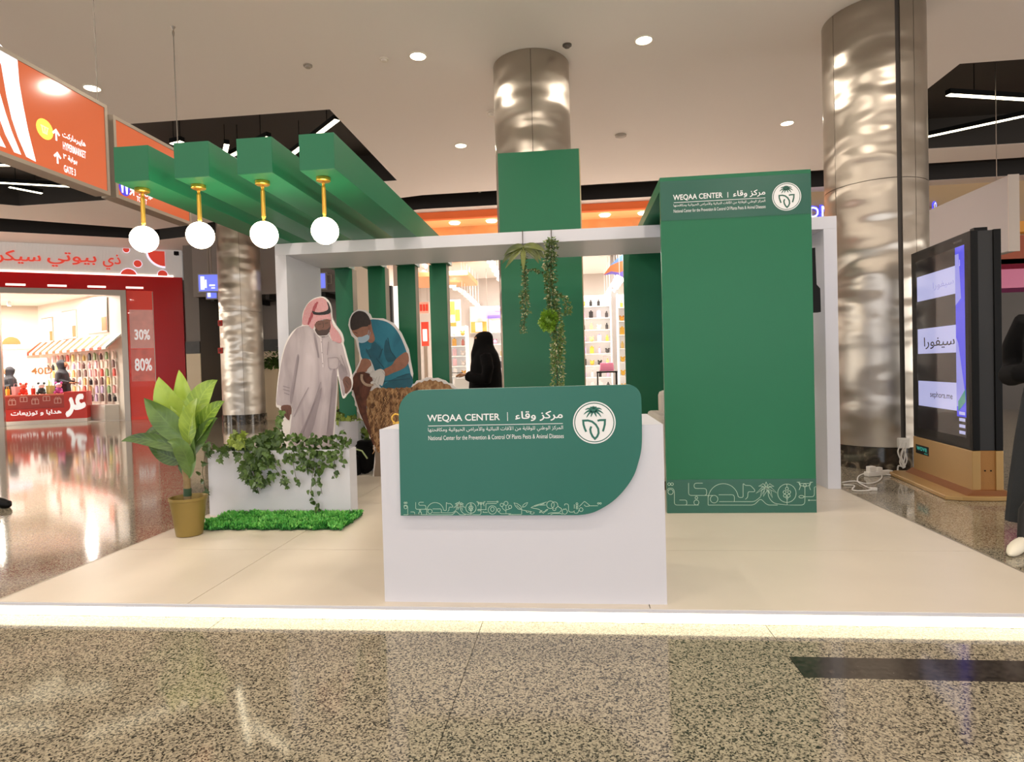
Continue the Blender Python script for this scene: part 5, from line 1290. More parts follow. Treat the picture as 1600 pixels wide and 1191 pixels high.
# ---- artificial grass mats
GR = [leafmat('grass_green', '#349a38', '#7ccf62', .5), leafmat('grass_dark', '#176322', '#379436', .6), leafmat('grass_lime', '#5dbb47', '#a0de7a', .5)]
def grass(lb, px0, px1, n):
    x0 = on_z(px0, 820, ZP).x; x1 = on_z(px1, 820, ZP).x; y0 = 3.87; y1 = YPL - .02
    t = thing('grass_mat', lb, 'artificial grass', ((x0 + x1) / 2, y0, ZP))
    add('backing', MB().box(x0 + .02, x1 - .02, y0 + .02, y1, ZP, ZP + .008), mat('backing_green', '#1d4a22', .8), t)
    m = MB()
    for k in range(n):
        x = rnd.uniform(x0, x1); y = rnd.uniform(y0 + .02 * sin(x * 37) + .012 * sin(x * 91), y1); z = ZP + rnd.uniform(.004, .034) * (.7 + .3 * sin(x * 23) * sin(y * 31)); a = rnd.uniform(0, 2 * pi); b = rnd.uniform(.1, 1.0); L = rnd.uniform(.016, .036); w = rnd.uniform(.004, .008)
        d = Vector((cos(a) * sin(b), sin(a) * sin(b), cos(b))); s = d.cross(Vector((rnd.uniform(-1, 1), rnd.uniform(-1, 1), .2))).normalized() * w; p = Vector((x, y, z))
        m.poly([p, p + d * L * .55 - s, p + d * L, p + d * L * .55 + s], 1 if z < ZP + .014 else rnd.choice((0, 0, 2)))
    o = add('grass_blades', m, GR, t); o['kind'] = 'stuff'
grass('small bright green artificial grass mat beside the gold pot', 328, 396, 5500)
grass('wider bright green artificial grass mat in front of the white planter', 398, 548, 11500)
# ---- rear planter, box and bag seen between the cutouts
YR = 6.12
xa, xb = on_y(462, 690, YR).x, on_y(560, 690, YR).x; za = on_y(540, 658.5, YR).z
planter('white planter box behind the man cutout, topped with light vines', xa, xb, YR, YR + .26, za)
vn = thing('light_vine', 'light green vine lying on the rear planter between the two cutouts', 'vine', (xb - .1, YR, za))
for k in range(26): leafobj(vn, on_y(rnd.uniform(520, 563), rnd.uniform(646, 660), YR + rnd.uniform(-.02, .15)), .05, 2)
for k in range(6): leafobj(vn, on_y(rnd.uniform(521, 529), rnd.uniform(634, 650), YR + .05), .04, 2)
add('vine_stem', MB().tube([on_y(520, 655, YR), on_y(535, 652, YR), on_y(562, 656, YR)], .003, 5), STEM, vn)
xa, xb = on_y(561, 710, 6.22).x, on_y(650, 710, 6.22).x; zb = on_y(575, 689, 6.22).z
planter('low white planter box behind the sheep cutout', xa, xb, 6.22, 6.44, zb)
vn = thing('bushy_vine', 'dark bushy vine in the low planter behind the sheep cutout', 'vine', (xa + .1, 6.22, zb))
for k in range(34): leafobj(vn, on_y(rnd.uniform(560, 582), rnd.uniform(662, 690), 6.2 + rnd.uniform(-.02, .15)), .055, rnd.choice((0, 0, 2)))
add('vine_stem', MB().tube([on_y(566, 690, 6.3), on_y(570, 670, 6.3)], .004, 5), STEM, vn)
p = on_z(567, 742, ZP)
bg_ = thing('backpack', 'black backpack with a pale green strap on the platform behind the white planter', 'bag', (p.x, p.y, ZP))
add('body', MB().sphere((0, .06, .17), .17, 16, 10, sc=(.75, .5, 1.0)), BLACKCLOTH, bg_, local=True, smooth=True)
add('pocket', MB().box(-.13, -.02, -.06, .03, .0, .20), BLACKCLOTH, bg_, local=True, bevel=.02)
add('top_flap', MB().box(-.06, .09, .0, .1, .27, .345), BLACKCLOTH, bg_, local=True, bevel=.02)
add('strap', MB().tube([(-.06, -.05, .27), (.02, -.06, .25), (.07, -.05, .17)], .008, 6), mat('strap_green', '#a8b884', .6), bg_, local=True)
# ---- hanging garlands on the frame beam
OLV = leafmat('olive_leaf', '#38441a', '#737c36'); SPR = leafmat('sprig_leaf', '#2f4a20', '#76904e'); TIP = mat('sprig_tip', '#bdbb92', .6); YEL = leafmat('moss_leaf', '#44701a', '#84ad34')
YG = FY0 - .035
g = lambda x, y, dy=0: on_y(x, y, YG + dy)
def sprigs(path, n, rad, L, seed):
    r_ = random.Random(seed); m = MB(); P3 = [g(*p) for p in path]
    for k in range(n):
        f = r_.random() * (len(P3) - 1); i = min(int(f), len(P3) - 2); p = P3[i].lerp(P3[i + 1], f - i); a = r_.uniform(0, 2 * pi); rr = rad * r_.uniform(.1, 1)
        p = p + Vector((cos(a) * rr, -abs(sin(a)) * rr * .8, 0)); d = Vector((cos(a) * .8, -abs(sin(a)) * .8, r_.uniform(-1.2, .5))).normalized(); s = d.cross(Vector((r_.uniform(-1, 1), r_.uniform(-1, 1), r_.uniform(-1, 1)))).normalized() * L * .28
        l = L * r_.uniform(.6, 1.2); m.poly([p, p + d * l * .5 - s, p + d * l, p + d * l * .5 + s], 1 if r_.random() < .22 else 0)
    return m
def hook(parent, x, y0, y1):
    a, b = g(x, y0, .0), g(x + 1, y1, .0); top = FZ1
    add('hook_wire', MB().tube([(a.x, FY0 + .06, top + .004), (a.x, FY0 - .006, top + .004), (a.x, FY0 - .008, top - .02), b], .0035, 6), mat('wire_dark', '#3b3228', .6), parent)
ga = thing('hanging_garland', 'shorter hanging garland with fanned palm leaves on the frame beam', 'garland', g(818, 365)); hook(ga, 816, 364, 384)
for tip, ctl, w in (((784, 413), (800, 388), 11), ((787, 400), (803, 384), 10), ((789, 420), (806, 395), 9), ((851, 405), (838, 384), 12), ((853, 394), (838, 382), 10), ((842, 412), (834, 394), 10), ((818, 425), (817, 402), 8), ((846, 409), (836, 389), 10)):
    add('palm_leaf', leafgrid(g(818, 384), g(ctl[0], ctl[1], -.04), g(tip[0], tip[1], rnd.uniform(-.06, -.01)), w * YG / F_PX, (0, -1, .2), .3, 8, .03), OLV, ga, smooth=True)
for pth, n, rad, sd in (([(818, 386), (820, 430), (821, 470)], 330, .022, 1), ([(818, 455), (822, 490)], 230, .038, 2), ([(822, 485), (817, 506), (818, 520)], 110, .020, 3), ([(821, 424), (835, 421), (846, 427)], 110, .018, 4)):
    o = add('foliage', sprigs(pth, n, rad, .022, sd), [SPR, TIP], ga); o['kind'] = 'stuff'
add('garland_stem', MB().tube([g(818, 384), g(820, 430), g(821, 480), g(818, 515)], .004, 5), STEM, ga)
gb = thing('hanging_garland', 'longer hanging garland with a lime moss ball on the frame beam', 'garland', g(862, 365)); hook(gb, 861, 360, 378)
for pth, n, rad, sd in (([(862, 376), (859, 415), (861, 455), (866, 490)], 1000, .048, 5), ([(866, 490), (872, 530), (871, 570), (873, 645)], 1300, .054, 6), ([(868, 458), (882, 464), (888, 480), (887, 492)], 170, .026, 7), ([(855, 380), (861, 372), (868, 382)], 60, .02, 8)):
    o = add('foliage', sprigs(pth, n, rad, .028, sd), [SPR, TIP], gb); o['kind'] = 'stuff'
add('garland_stem', MB().tube([g(862, 376), g(860, 430), g(868, 500), g(872, 645)], .005, 5), STEM, gb)
r_ = random.Random(9); m = MB(); c = g(857, 501, -.04)
m.sphere(c, .05, 12, 8, sc=(1, .6, 1.1))
for k in range(900):
    a, b = r_.uniform(0, 2 * pi), r_.uniform(-1, 1); d = Vector((cos(a) * math.sqrt(1 - b * b), sin(a) * math.sqrt(1 - b * b), b)); p = c + Vector((d.x * .058, d.y * .04, d.z * .068)) * (1 + .25 * sin(3 * a + 4 * b)) * r_.uniform(.75, 1.05)
    s = d.cross(Vector((r_.uniform(-1, 1), r_.uniform(-1, 1), r_.uniform(-1, 1)))).normalized() * .009; m.poly([p, p + d * .012 - s, p + d * .024, p + d * .012 + s])
o = add('moss_ball', m, YEL, gb, label='lime green moss ball'); o['kind'] = 'stuff'
# plants by the stall wall
p = on_z(425, 668, 0)
t = thing('stall_planter', 'beige stone planter with a drooping shrub right of the distant steel column', 'planter', (on_y(432, 600, 14.6).x, 14.6, 0))
zc_ = on_y(425, 580, 14.6).z
add('box', MB().box(-.4, .6, -.3, .3, 0, zc_), beige, t, local=True); add('rim', MB().box(-.42, .62, -.32, .32, zc_, zc_ + .05), beige, t, local=True)
m = MB(); r_ = random.Random(4)
for k in range(420):
    a = r_.uniform(0, 2 * pi); rr = r_.random() ** .5; p = Vector((-.05 + cos(a) * rr * .42, sin(a) * rr * .3, zc_ + .08 + (1 - rr) * .5 * r_.random() + .1 * r_.random())); d = Vector((cos(a), sin(a), r_.uniform(-1, .8))).normalized(); s = d.cross(Vector((0, 0, 1))).normalized() * .035; m.poly([p, p + d * .07 - s, p + d * .15, p + d * .07 + s])
o = add('foliage', m, IVY, t, local=True); o['kind'] = 'stuff'
# ================================================================== PRINTED CUTOUTS (flat boards in the booth itself)
def px_poly(pts, Y): return [((q := on_y(x, y, Y)).x, q.z) for x, y in pts]
def smooth_poly(pts, k=3):
    n = len(pts); out = []
    for i in range(n):
        p0, p1, p2, p3 = (Vector(pts[(i + j) % n]) for j in (-1, 0, 1, 2))
        for j in range(k):
            t = j / k; out.append(tuple(.5 * (2 * p1 + (p2 - p0) * t + (2 * p0 - 5 * p1 + 4 * p2 - p3) * t * t + (3 * p1 - p0 - 3 * p2 + p3) * t ** 3)))
    return out
class Cut:
    def __init__(s, name, lb, Y, outline, conv, sm=True):
        s.Y = Y; s.k = 0; s.conv = conv
        pts = [conv(*p) for p in outline]
        if sm: pts = smooth_poly(pts)
        w = px_poly(pts, Y); xs = [p[0] for p in w]
        s.t = thing(name, lb, 'cutout', ((min(xs) + max(xs)) / 2, Y, ZP))
        add('board', MB().prism(w, XZ, Y, Y + .012), mat('cutout_white', '#e9e4e2', .5), s.t)
    def print(s, name, pts, m, sm=True, **kw):
        s.k += 1; pts = [s.conv(*p) for p in pts]
        if sm: pts = smooth_poly(pts)
        d = s.Y - .0006 * s.k
        return add(name, MB().prism(px_poly(pts, s.Y), XZ, d, d + .0005), m, s.t, **kw)
    def lines(s, name, lst, w, m):
        s.k += 1; mb = MB()
        for pts in lst:
            pts = [s.conv(*p) for p in pts]; mb.flat(stroke(rounded(px_poly(pts, s.Y), .03), w * s.Y / F_PX), lambda u, v: (u, s.Y - .0006 * s.k, v))
        return add(name, mb, m, s.t)
z8 = lambda x, y: (420 + x / 4.764, 450 + y / 4.764)
YFm = 4.85
robe_m = fleece('print_robe', [(.25, '#91868c'), (.5, '#b0a5aa'), (.75, '#c6bcc1')], 3.2, (2.6, 1, .5))
skin_d = mat('print_skin_dark', '#6a463a', .5, var=.15, vscale=25); hair_d = mat('print_beard', '#3a2622', .5); fold = mat('print_fold', '#8c8187', .6); black_p = mat('print_black', '#17141a', .6)
shem = checked('print_red_check', '#b5525c', '#e0c3c6', 130)
sk2 = mat('print_skin', '#9a6a55', .5, var=.12, vscale=25)
mn = Cut('man_cutout', 'life-size cutout of a man in a white robe and red-checked headscarf', YFm,
         [(246, 275), (250, 205), (265, 155), (295, 108), (340, 76), (400, 64), (442, 92), (464, 140), (470, 200), (475, 228), (502, 280), (540, 330), (558, 385), (554, 412), (566, 450), (586, 530), (611, 612), (620, 665), (624, 705), (612, 760), (582, 795), (560, 822), (544, 805), (522, 690), (510, 660), (508, 760), (498, 920), (486, 1060), (480, 1200), (476, 1400), (480, 1545), (120, 1545), (126, 1300), (110, 1120), (82, 1060), (80, 905), (55, 884), (56, 800), (72, 640), (98, 500), (130, 398), (175, 325), (225, 288)], z8)
mn.print('robe', [(225, 292), (300, 285), (350, 330), (380, 372), (440, 352), (470, 390), (520, 410), (546, 420), (560, 470), (578, 540), (598, 610), (606, 660), (580, 672), (562, 700), (574, 755), (558, 806), (542, 765), (524, 660), (512, 600), (508, 700), (500, 850), (488, 1000), (478, 1110), (470, 1300), (466, 1470), (134, 1470), (140, 1280), (150, 1130), (168, 985), (168, 880), (62, 870), (66, 760), (80, 640), (106, 500), (140, 402), (186, 330)], robe_m)
shade = fleece('print_robe_shade', [(.3, '#877c82'), (.7, '#a2979d')], 3.0, (2, 1, .5))
for pts in ([(212, 500), (226, 520), (208, 640), (184, 790), (168, 866), (158, 815), (186, 640)], [(336, 860), (272, 1000), (226, 1112), (300, 1112), (352, 960), (396, 740)], [(474, 620), (505, 645), (486, 950), (470, 1110), (440, 1112), (456, 850)], [(520, 600), (545, 565), (588, 636), (560, 688), (538, 680)], [(336, 330), (356, 380), (376, 520), (360, 480), (338, 390)]):
    mn.print('robe_shade', pts, shade)
mn.print('hand', [(96, 878), (164, 876), (170, 935), (160, 945), (152, 986), (122, 958), (100, 930)], skin_d)
mn.print('hand', [(552, 690), (572, 660), (600, 665), (614, 690), (616, 735), (596, 770), (572, 788), (566, 745)], skin_d)
mn.lines('finger_line', [((120, 905), (128, 950)), ((140, 905), (146, 968)), ((575, 690), (600, 720)), ((570, 710), (590, 745))], .6, hair_d)
mn.print('neck', [(350, 300), (450, 300), (448, 345), (400, 368), (362, 345)], hair_d)
mn.print('face', [(345, 252), (400, 242), (462, 232), (466, 290), (448, 335), (405, 352), (366, 326), (346, 290)], skin_d)
mn.print('beard', [(352, 296), (372, 318), (398, 312), (432, 312), (464, 286), (452, 335), (405, 358), (366, 332)], hair_d)
mn.lines('face_line', [((405, 258), (412, 290), (402, 296)), ((372, 270), (395, 268)), ((422, 264), (446, 260)), ((396, 316), (424, 314))], .9, hair_d)
mn.print('headscarf', [(254, 272), (257, 208), (272, 158), (300, 114), (345, 84), (400, 74), (434, 100), (452, 150), (464, 205), (468, 238), (430, 232), (395, 240), (358, 252), (342, 282), (330, 306), (296, 280)], shem)
mn.print('headscarf_drape', [(462, 236), (482, 282), (520, 330), (546, 386), (536, 412), (500, 402), (472, 386), (456, 330), (464, 290)], shem)
mn.print('headscarf_edge', [(345, 120), (372, 105), (350, 165), (322, 235), (300, 275), (292, 262), (322, 180)], mat('print_scarf_shade', '#9c4650', .6))
mn.print('head_cord', [(328, 172), (360, 182), (400, 180), (440, 165), (446, 140), (436, 108), (446, 112), (460, 150), (460, 188), (400, 202), (350, 200), (334, 192)], black_p)
mn.lines('robe_fold', [((222, 505), (212, 600), (180, 790)), ((390, 700), (340, 850), (250, 1080)), ((480, 700), (455, 900), (436, 1090)), ((300, 740), (240, 850), (190, 960)), ((345, 370), (372, 520)), ((448, 400), (438, 500)), ((110, 730), (160, 745)), ((112, 755), (160, 768)), ((118, 780), (158, 795)), ((540, 500), (580, 610)), ((530, 540), (566, 630))], 1.1, fold)
mn.lines('collar', [((345, 318), (372, 362), (440, 356), (456, 330)), ((392, 366), (400, 480), (408, 590))], 1.0, mat('print_collar', '#dcd4d8', .6))
mn.lines('pocket', [((444, 522), (524, 514), (522, 598), (484, 606), (448, 600), (444, 522))], .8, fold)
mn.lines('button', [((396, 400), (398, 406)), ((400, 480), (402, 486)), ((404, 560), (406, 566))], 1.6, fold)
mn.print('shoe', [(170, 1472), (270, 1472), (262, 1530), (150, 1530)], hair_d); mn.print('shoe', [(330, 1472), (430, 1472), (450, 1530), (335, 1530)], hair_d)

YV = 5.9
idp = lambda x, y: (x, y)
rj = random.Random(2)
def jag(pts, a=1.4, k=5):
    out = []
    for p, q_ in zip(pts, pts[1:]):
        p, q_ = Vector(p), Vector(q_); n = Vector((-(q_ - p).y, (q_ - p).x)).normalized(); L = max(1, int((q_ - p).length / k))
        for i in range(L): out.append(tuple(p.lerp(q_, i / L) + n * (a if i % 2 else -a) * rj.uniform(.4, 1)))
    return out + [tuple(pts[-1])]
front = [(549, 611), (554, 628), (561, 648), (569, 663), (576, 679), (582, 694), (586, 706)]
back = [(737, 640), (724, 613), (712, 604), (701, 598), (690, 592), (672, 589), (656, 593), (643, 601)]
ol = [(559.6, 483.5), (550.5, 489), (545.8, 498), (544, 508), (549, 524.5), (556, 531), (558.5, 543), (563.8, 561), (555, 579), (546, 593), (539, 588), (534, 600), (539, 617)] + jag(front) + [(584.5, 724), (582.5, 744), (584, 758), (597, 758), (599, 742), (602, 722), (640, 724), (690, 728), (688, 759), (701, 759), (708, 728), (736, 694), (744, 660)] + jag(back) + [(645.5, 584), (642, 566), (638.5, 546), (627, 520), (614.5, 504.5), (599, 497.5), (581, 497), (578.5, 491), (571, 485)]
vc = Cut('vet_and_sheep_cutout', 'life-size cutout of a vet in blue scrubs holding a brown sheep', YV, ol, idp, False)
blue = fleece('print_blue', [(.3, '#1f5f74'), (.5, '#2d7c94'), (.72, '#3a8ca3')], 2.6, (1.6, 1, .8))
vc.print('scrubs', [(577, 500), (598, 501), (612, 508), (624, 523), (635, 549), (637.5, 566), (641.5, 583), (642, 606), (597, 608), (594, 590), (586, 580), (582, 568), (577, 561.5), (566, 561), (562, 545), (561, 534), (568, 534), (578, 530), (580, 514)], blue)
vc.print('scrubs_shade', [(583, 533), (597, 547), (593, 568), (601, 597), (595, 597), (586, 578), (578, 560), (571, 548), (579, 545)], mat('print_blue_mid', '#1f5d70', .6, var=.15, vscale=12))
vc.print('scrubs_shade', [(604, 530), (612, 550), (619, 561), (606, 566), (600, 548)], mat('print_blue_mid', '#1f5d70'))
vc.print('scrubs_shade', [(620, 590), (641, 584), (642, 604), (600, 606), (606, 597)], mat('print_blue_mid', '#1f5d70'))
vc.lines('scrubs_fold', [((606, 528), (610, 548), (619, 560)), ((588, 560), (600, 575)), ((598, 545), (592, 560)), ((614, 582), (636, 570)), ((620, 590), (640, 584)), ((572, 545), (580, 560)), ((600, 596), (641, 592))], 1.3, mat('print_blue_shade', '#184b5c', .6))
vc.print('arm', [(619, 561), (635, 550), (639, 564), (632, 575), (614, 583), (601, 588), (598, 579), (612, 571)], sk2)
vc.print('arm', [(566, 561), (577, 562), (580.5, 571), (574, 580), (563, 584), (557, 582), (562, 571)], sk2)
vc.print('neck', [(574, 500), (579, 500), (582, 515), (586, 530), (580, 536), (572, 528)], sk2)
vc.print('head', [(548, 507), (551, 519), (558, 527), (566, 529), (574, 527), (579, 514), (578.5, 501), (572, 491), (560, 487), (551, 493)], sk2)
vc.print('hair', [(547.5, 508), (548.5, 498), (553, 490), (561, 486), (571, 488.5), (577.5, 497), (579.5, 506), (575, 510), (566, 511), (558, 515), (550, 516)], mat('print_hair', '#2e2220', .6, var=.2, vscale=40))
vc.print('ear', [(576, 508), (579, 509), (579, 515), (576.5, 517), (575, 513)], mat('print_ear', '#8a5a48', .5))
vc.print('face_mask', [(559.5, 527.5), (566, 526.5), (575, 523), (577.5, 529), (571, 535), (562, 535.5)], mat('print_mask', '#a9c3d6', .6))
vc.lines('mask_strap', [((575, 524), (577, 516)), ((577, 529), (579, 519))], .6, mat('print_mask', '#a9c3d6', .6))
vc.lines('eyebrow', [((554, 519.5), (559, 521)),], .8, black_p)
brown = fleece('print_sheep_brown', [(.3, '#3f2419'), (.55, '#63392a'), (.75, '#7c4b38')], 14, (1, 1, .6))
flc = fleece('print_fleece', [(.30, '#51341f'), (.45, '#86603c'), (.58, '#a9825a'), (.75, '#c0a078')], 26, (1.3, 1, .75))
vc.print('sheep_leg', [(586, 700), (600, 705), (601, 722), (598, 742), (596, 756), (585.5, 756), (585, 740), (587, 722)], mat('print_leg', '#8f7f70', .6), False)
vc.print('sheep_leg', [(690, 715), (706, 715), (700, 757), (690, 757)], mat('print_leg', '#8f7f70', .6), False)
vc.print('sheep_body', jag([(574, 640), (572, 628), (577, 612), (590, 606), (612, 607), (644, 605)], 1, 4) + jag([(655, 598), (672, 594), (690, 597), (703, 603), (722, 617), (734, 650), (730, 690), (704, 722)], 1.4, 4) + [(660, 720), (610, 716), (590, 706), (583, 690), (576, 665)], flc, False)
vc.print('sheep_head', [(556, 583), (568, 581), (580, 585), (584, 598), (578, 612), (573, 626), (573, 642), (577, 662), (586, 694), (584, 696), (577, 678), (563, 646), (557, 626), (552.5, 609), (548, 598)], brown, False)
vc.print('sheep_muzzle', [(549, 599), (541, 590), (537, 600), (540, 613), (547, 609), (553, 609)], mat('print_muzzle', '#3c241c', .6))
rw = random.Random(8); curls = []
for k in range(330):
    x = rw.uniform(580, 725); y = rw.uniform(606, 705)
    if y < 604 + max(0, (600 - x) * .6) or x < 574 + (y - 640) * .2: continue
    L = rw.uniform(6, 13); d_ = (x - 640) * .03; curls.append([(x, y), (x - 2.2 + d_ * .3, y + L * .3), (x + 1.2 + d_ * .6, y + L * .6), (x - 1.2 + d_, y + L)])
vc.lines('fleece_lock', curls[::2], 1.1, mat('print_lock_dark', '#5a3a26', .7))['kind'] = 'stuff'; vc.lines('fleece_lock', curls[1::2], 1.0, mat('print_lock_light', '#c79c6c', .7))['kind'] = 'stuff'
vc.lines('sheep_horn', [((566, 585), (565.5, 593), (570, 600), (577, 602.5), (584, 601))], 4.2, mat('print_horn', '#b39a85', .6, var=.2, vscale=60))
gl = mat('print_glove', '#d6d3d0', .6)
vc.print('glove', [(579, 584), (586, 580), (595, 576.5), (601, 580), (602, 588), (598, 603), (593, 600), (590, 604), (587, 599), (581, 600), (580, 597), (587, 592), (580, 589)], gl)
vc.print('glove', [(574, 579), (580, 572), (583.5, 572), (582, 581), (577, 583)], gl)
vc.lines('glove_line', [((594, 588), (591, 600)), ((590, 589), (586, 597)), ((598, 580), (602, 586))], .6, mat('print_glove_shade', '#a5a09c', .6))
# ================================================================== PEOPLE
hb = mat('hijab_black', '#060507', .85, spec=.2); charcoal = mat('charcoal_skirt', '#24272b', .8, bump=(20, .2)); eyed = mat('eye_dark', '#1c1210', .3); eyew = mat('eye_white', '#e8e2dc', .3)
def hand(parent, wrist, fwd, up, L=.17, side=1, curl=.5, m=None):
    """palm, four unequal bent fingers and a thumb from the side of the palm"""
    f = Vector(fwd).normalized(); u = Vector(up); u = (u - f * u.dot(f)).normalized(); s = f.cross(u) * side; w = Vector(wrist); mb = MB()
    mb.tube([w - f * .02, w + f * L * .12, w + f * L * .35, w + f * L * .50], [L * .14, L * .19, L * .23, L * .19], 10, flat=.5)
    for k, (o, ln) in enumerate(((-.17, .40), (-.06, .47), (.06, .44), (.17, .34))):
        a = w + f * L * .46 + s * o * L; d = f; pts = [a]; ang_ = 0
        for j, fr in enumerate((.45, .32, .23)):
            ang_ += curl * (.5 + .3 * j); d = (f * cos(ang_) - u * sin(ang_)); pts.append(pts[-1] + d * ln * L * fr)
        mb.tube(pts, [L * .052, L * .050, L * .045, L * .034], 7)
    a = w + f * L * .14 - s * L * .17
    mb.tube([a, a + f * L * .14 - s * L * .13 - u * L * .03, a + f * L * .30 - s * L * .14 - u * L * .10, a + f * L * .40 - s * L * .09 - u * L * .15], [L * .075, L * .06, L * .052, L * .036], 7)
    return add('hand', mb, m or SKIN, parent, local=True, smooth=True)
def face(parent, z, d, yw, m=SKIN, full=False):
    """eye band (or face) on the -X side of a head of radius d"""
    mb = MB(); n = 10; rows = [(-.022, .0), (.022, .0)] if not full else [(-.085, -.02), (-.05, .004), (-.015, .008), (.03, .006), (.06, -.01)]
    R_ = [[mb.v((-(d + e) * cos(a), (d + e) * sin(a) * .82, z + zz)) for a in [yw * (-1 + 2 * k / n) for k in range(n + 1)]] for zz, e in rows]
    for a, b in zip(R_, R_[1:]):
        for k in range(n): mb.f((a[k], a[k + 1], b[k + 1], b[k]))
    if full:
        mb.tube([(-d - .002, 0, z + .03), (-d - .022, 0, z - .02), (-d - .006, 0, z - .03)], [.008, .014, .008], 8)
    o = add('face', mb, m, parent, local=True, smooth=True)
    e = MB()
    for s in (-1, 1): e.sphere((-(d + .004) * cos(.30), s * (d) * sin(.30) * .82, z + .010), .0085, 8, 6, sc=(.5, 1.2, .6))
    add('eye', e, eyed, parent, local=True)
    if full: add('mouth', MB().tube([(-d - .004, -.022, z - .055), (-d - .010, 0, z - .054), (-d - .004, .022, z - .055)], .006, 6), mat('lips', '#8f4a44', .5), parent, local=True)
# ---- woman in black seen through the opening
W0 = on_y(757, 560, 8.0)
wz = on_y(751, 518, 8.0).z
t = thing('person', 'woman in a black abaya and face veil looking at her phone behind the booth', 'person', (W0.x, 8.0, 0), R(6))
m = MB(); S_ = wz / 1.60
secs = [(0, 0, .0, .27, .27), (0, 0, .3, .26, .25), (0, 0, .7, .235, .225), (.01, 0, 1.0, .215, .205), (.015, 0, 1.18, .20, .20), (.02, 0, 1.30, .165, .19), (.015, 0, 1.37, .13, .13), (.0, 0, 1.42, .125, .11), (-.005, 0, 1.48, .13, .108), (.0, 0, 1.54, .12, .10), (.01, 0, 1.585, .08, .07), (.012, 0, 1.6, .03, .03)]
m.loft([(x * S_, y * S_, z * S_, a * S_, b * S_) for x, y, z, a, b in secs], 20)
for s in (-1, 1):
    m.tube([(.02, s * .17, 1.28), (.05, s * .23, 1.12), (.02, s * .235, .97), (-.12, s * .17, .98), (-.22, s * .10, 1.02)], [.075, .078, .080, .075, .070], 12)
m.tube([(-.08, 0, 1.45), (-.12, 0, 1.30), (-.13, 0, 1.15)], [.09, .10, .08], 12, flat=.6)
fused('abaya_body', m, hb, t, .014, local=True)
face(t, 1.505 * S_, .128 * S_, .75)
hand(t, (-.24, -.10, 1.03), (-1, .35, .12), (0, -.3, 1), .17, 1, .45); hand(t, (-.24, .10, 1.03), (-1, -.3, .1), (0, .3, 1), .17, -1, .5)
for s in (-1, 1): add('shoe', MB().sphere((-.12, s * .09, .035), .13, 12, 8, sc=(1, .35, .27)), BLACK, t, local=True, smooth=True)
ph = SM_ = Matrix.Translation((W0.x, 8.0, 0)) @ Matrix.Rotation(R(6), 4, 'Z')
p = ph @ Vector((-.36, -.02, 1.06))
k = thing('phone', 'dark phone held by the woman in black', 'phone', p, R(6))
add('body', MB().box(-.075, .075, -.037, .037, -.004, .004), BLACK, k, local=True, bevel=.003); add('display', MB().box(-.07, .07, -.033, .033, .004, .005), mat('phone_glass', '#2b3038', .1), k, local=True)
# ---- person at the right edge
def robe_person(name_lb, loc, rz, skirt_m, top_m, height=1.66):
    t = thing('person', name_lb, 'person', loc, rz); m = MB(); n = 40
    rings = []
    for z, r, pl_ in ((.10, .30, .030), (.3, .285, .028), (.6, .255, .022), (.85, .225, .012), (1.0, .20, .004)):
        rings.append([m.v(((r + pl_ * sin(9 * 2 * pi * j / n)) * cos(2 * pi * j / n) * .95, (r + pl_ * sin(9 * 2 * pi * j / n)) * sin(2 * pi * j / n), z)) for j in range(n)])
    for a, b in zip(rings, rings[1:]):
        for j in range(n): m.f((a[j], a[(j + 1) % n], b[(j + 1) % n], b[j]))
    m.f(rings[-1])
    add('skirt', m, skirt_m, t, local=True, smooth=True)
    m = MB()
    m.loft([(0, 0, .93, .215, .235), (0, 0, 1.05, .20, .225), (0, 0, 1.2, .185, .22), (0, 0, 1.33, .15, .20), (0, 0, 1.40, .09, .12), (-.01, 0, 1.45, .115, .10), (-.01, 0, 1.53, .125, .10), (0, 0, 1.60, .10, .085), (0, 0, 1.64, .05, .045)], 20)
    for s in (-1, 1): m.tube([(0, s * .19, 1.31), (.05, s * .28, 1.15), (.06, s * .29, 1.02), (-.06, s * .27, .97), (-.19, s * .17, .985), (-.20, s * .02, .995)], [.08, .078, .072, .068, .058, .052], 12)
    fused('upper_body', m, top_m, t, .014, local=True)
    for s in (-1, 1): hand(t, (-.175, s * .10, .985), (-.15, -s, -.1), (0, 0, 1), .16, -s, .6)
    face(t, 1.515, .120, .9, full=True)
    return t
PR = on_y(1570, 575, 3.80); cxr = PR.x + .40
t = robe_person('person in black jacket and pleated charcoal skirt, cut off at the right picture edge', (cxr, 3.86, 0), R(35), charcoal, hb)
sh = on_z(1577, 872, 0); heel = Vector((sh.x + .20, sh.y + .17, 0)); inv = WM[t.name].inverted()
a = inv @ Vector((sh.x, sh.y, 0)); b = inv @ heel; d = (a - b); L = d.length; d.normalize()
shm = mat('cream_shoe', '#ece6d4', .5)
mb = MB(); mb.tube([b + d * x + Vector((0, 0, zz)) for x, zz in ((-.01, .04), (.05, .04), (.12, .038), (.19, .03), (L - .03, .022), (L, .016))], [.030, .036, .038, .034, .024, .006], 12)
add('shoe', mb, shm, t, local=True, smooth=True)
add('leg', MB().tube([b + d * .03 + Vector((0, 0, .06)), b + d * -.02 + Vector((0, 0, .2)), Vector((-.10, 0, .45))], [.032, .042, .06], 10), mat('stocking', '#1d1b1c', .7), t, local=True, smooth=True)
mb = MB(); mb.tube([Vector((.10, .10, .05)), Vector((.02, .10, .05)), Vector((-.12, .10, .03))], [.036, .044, .02], 10); add('shoe', mb, shm, t, local=True, smooth=True)
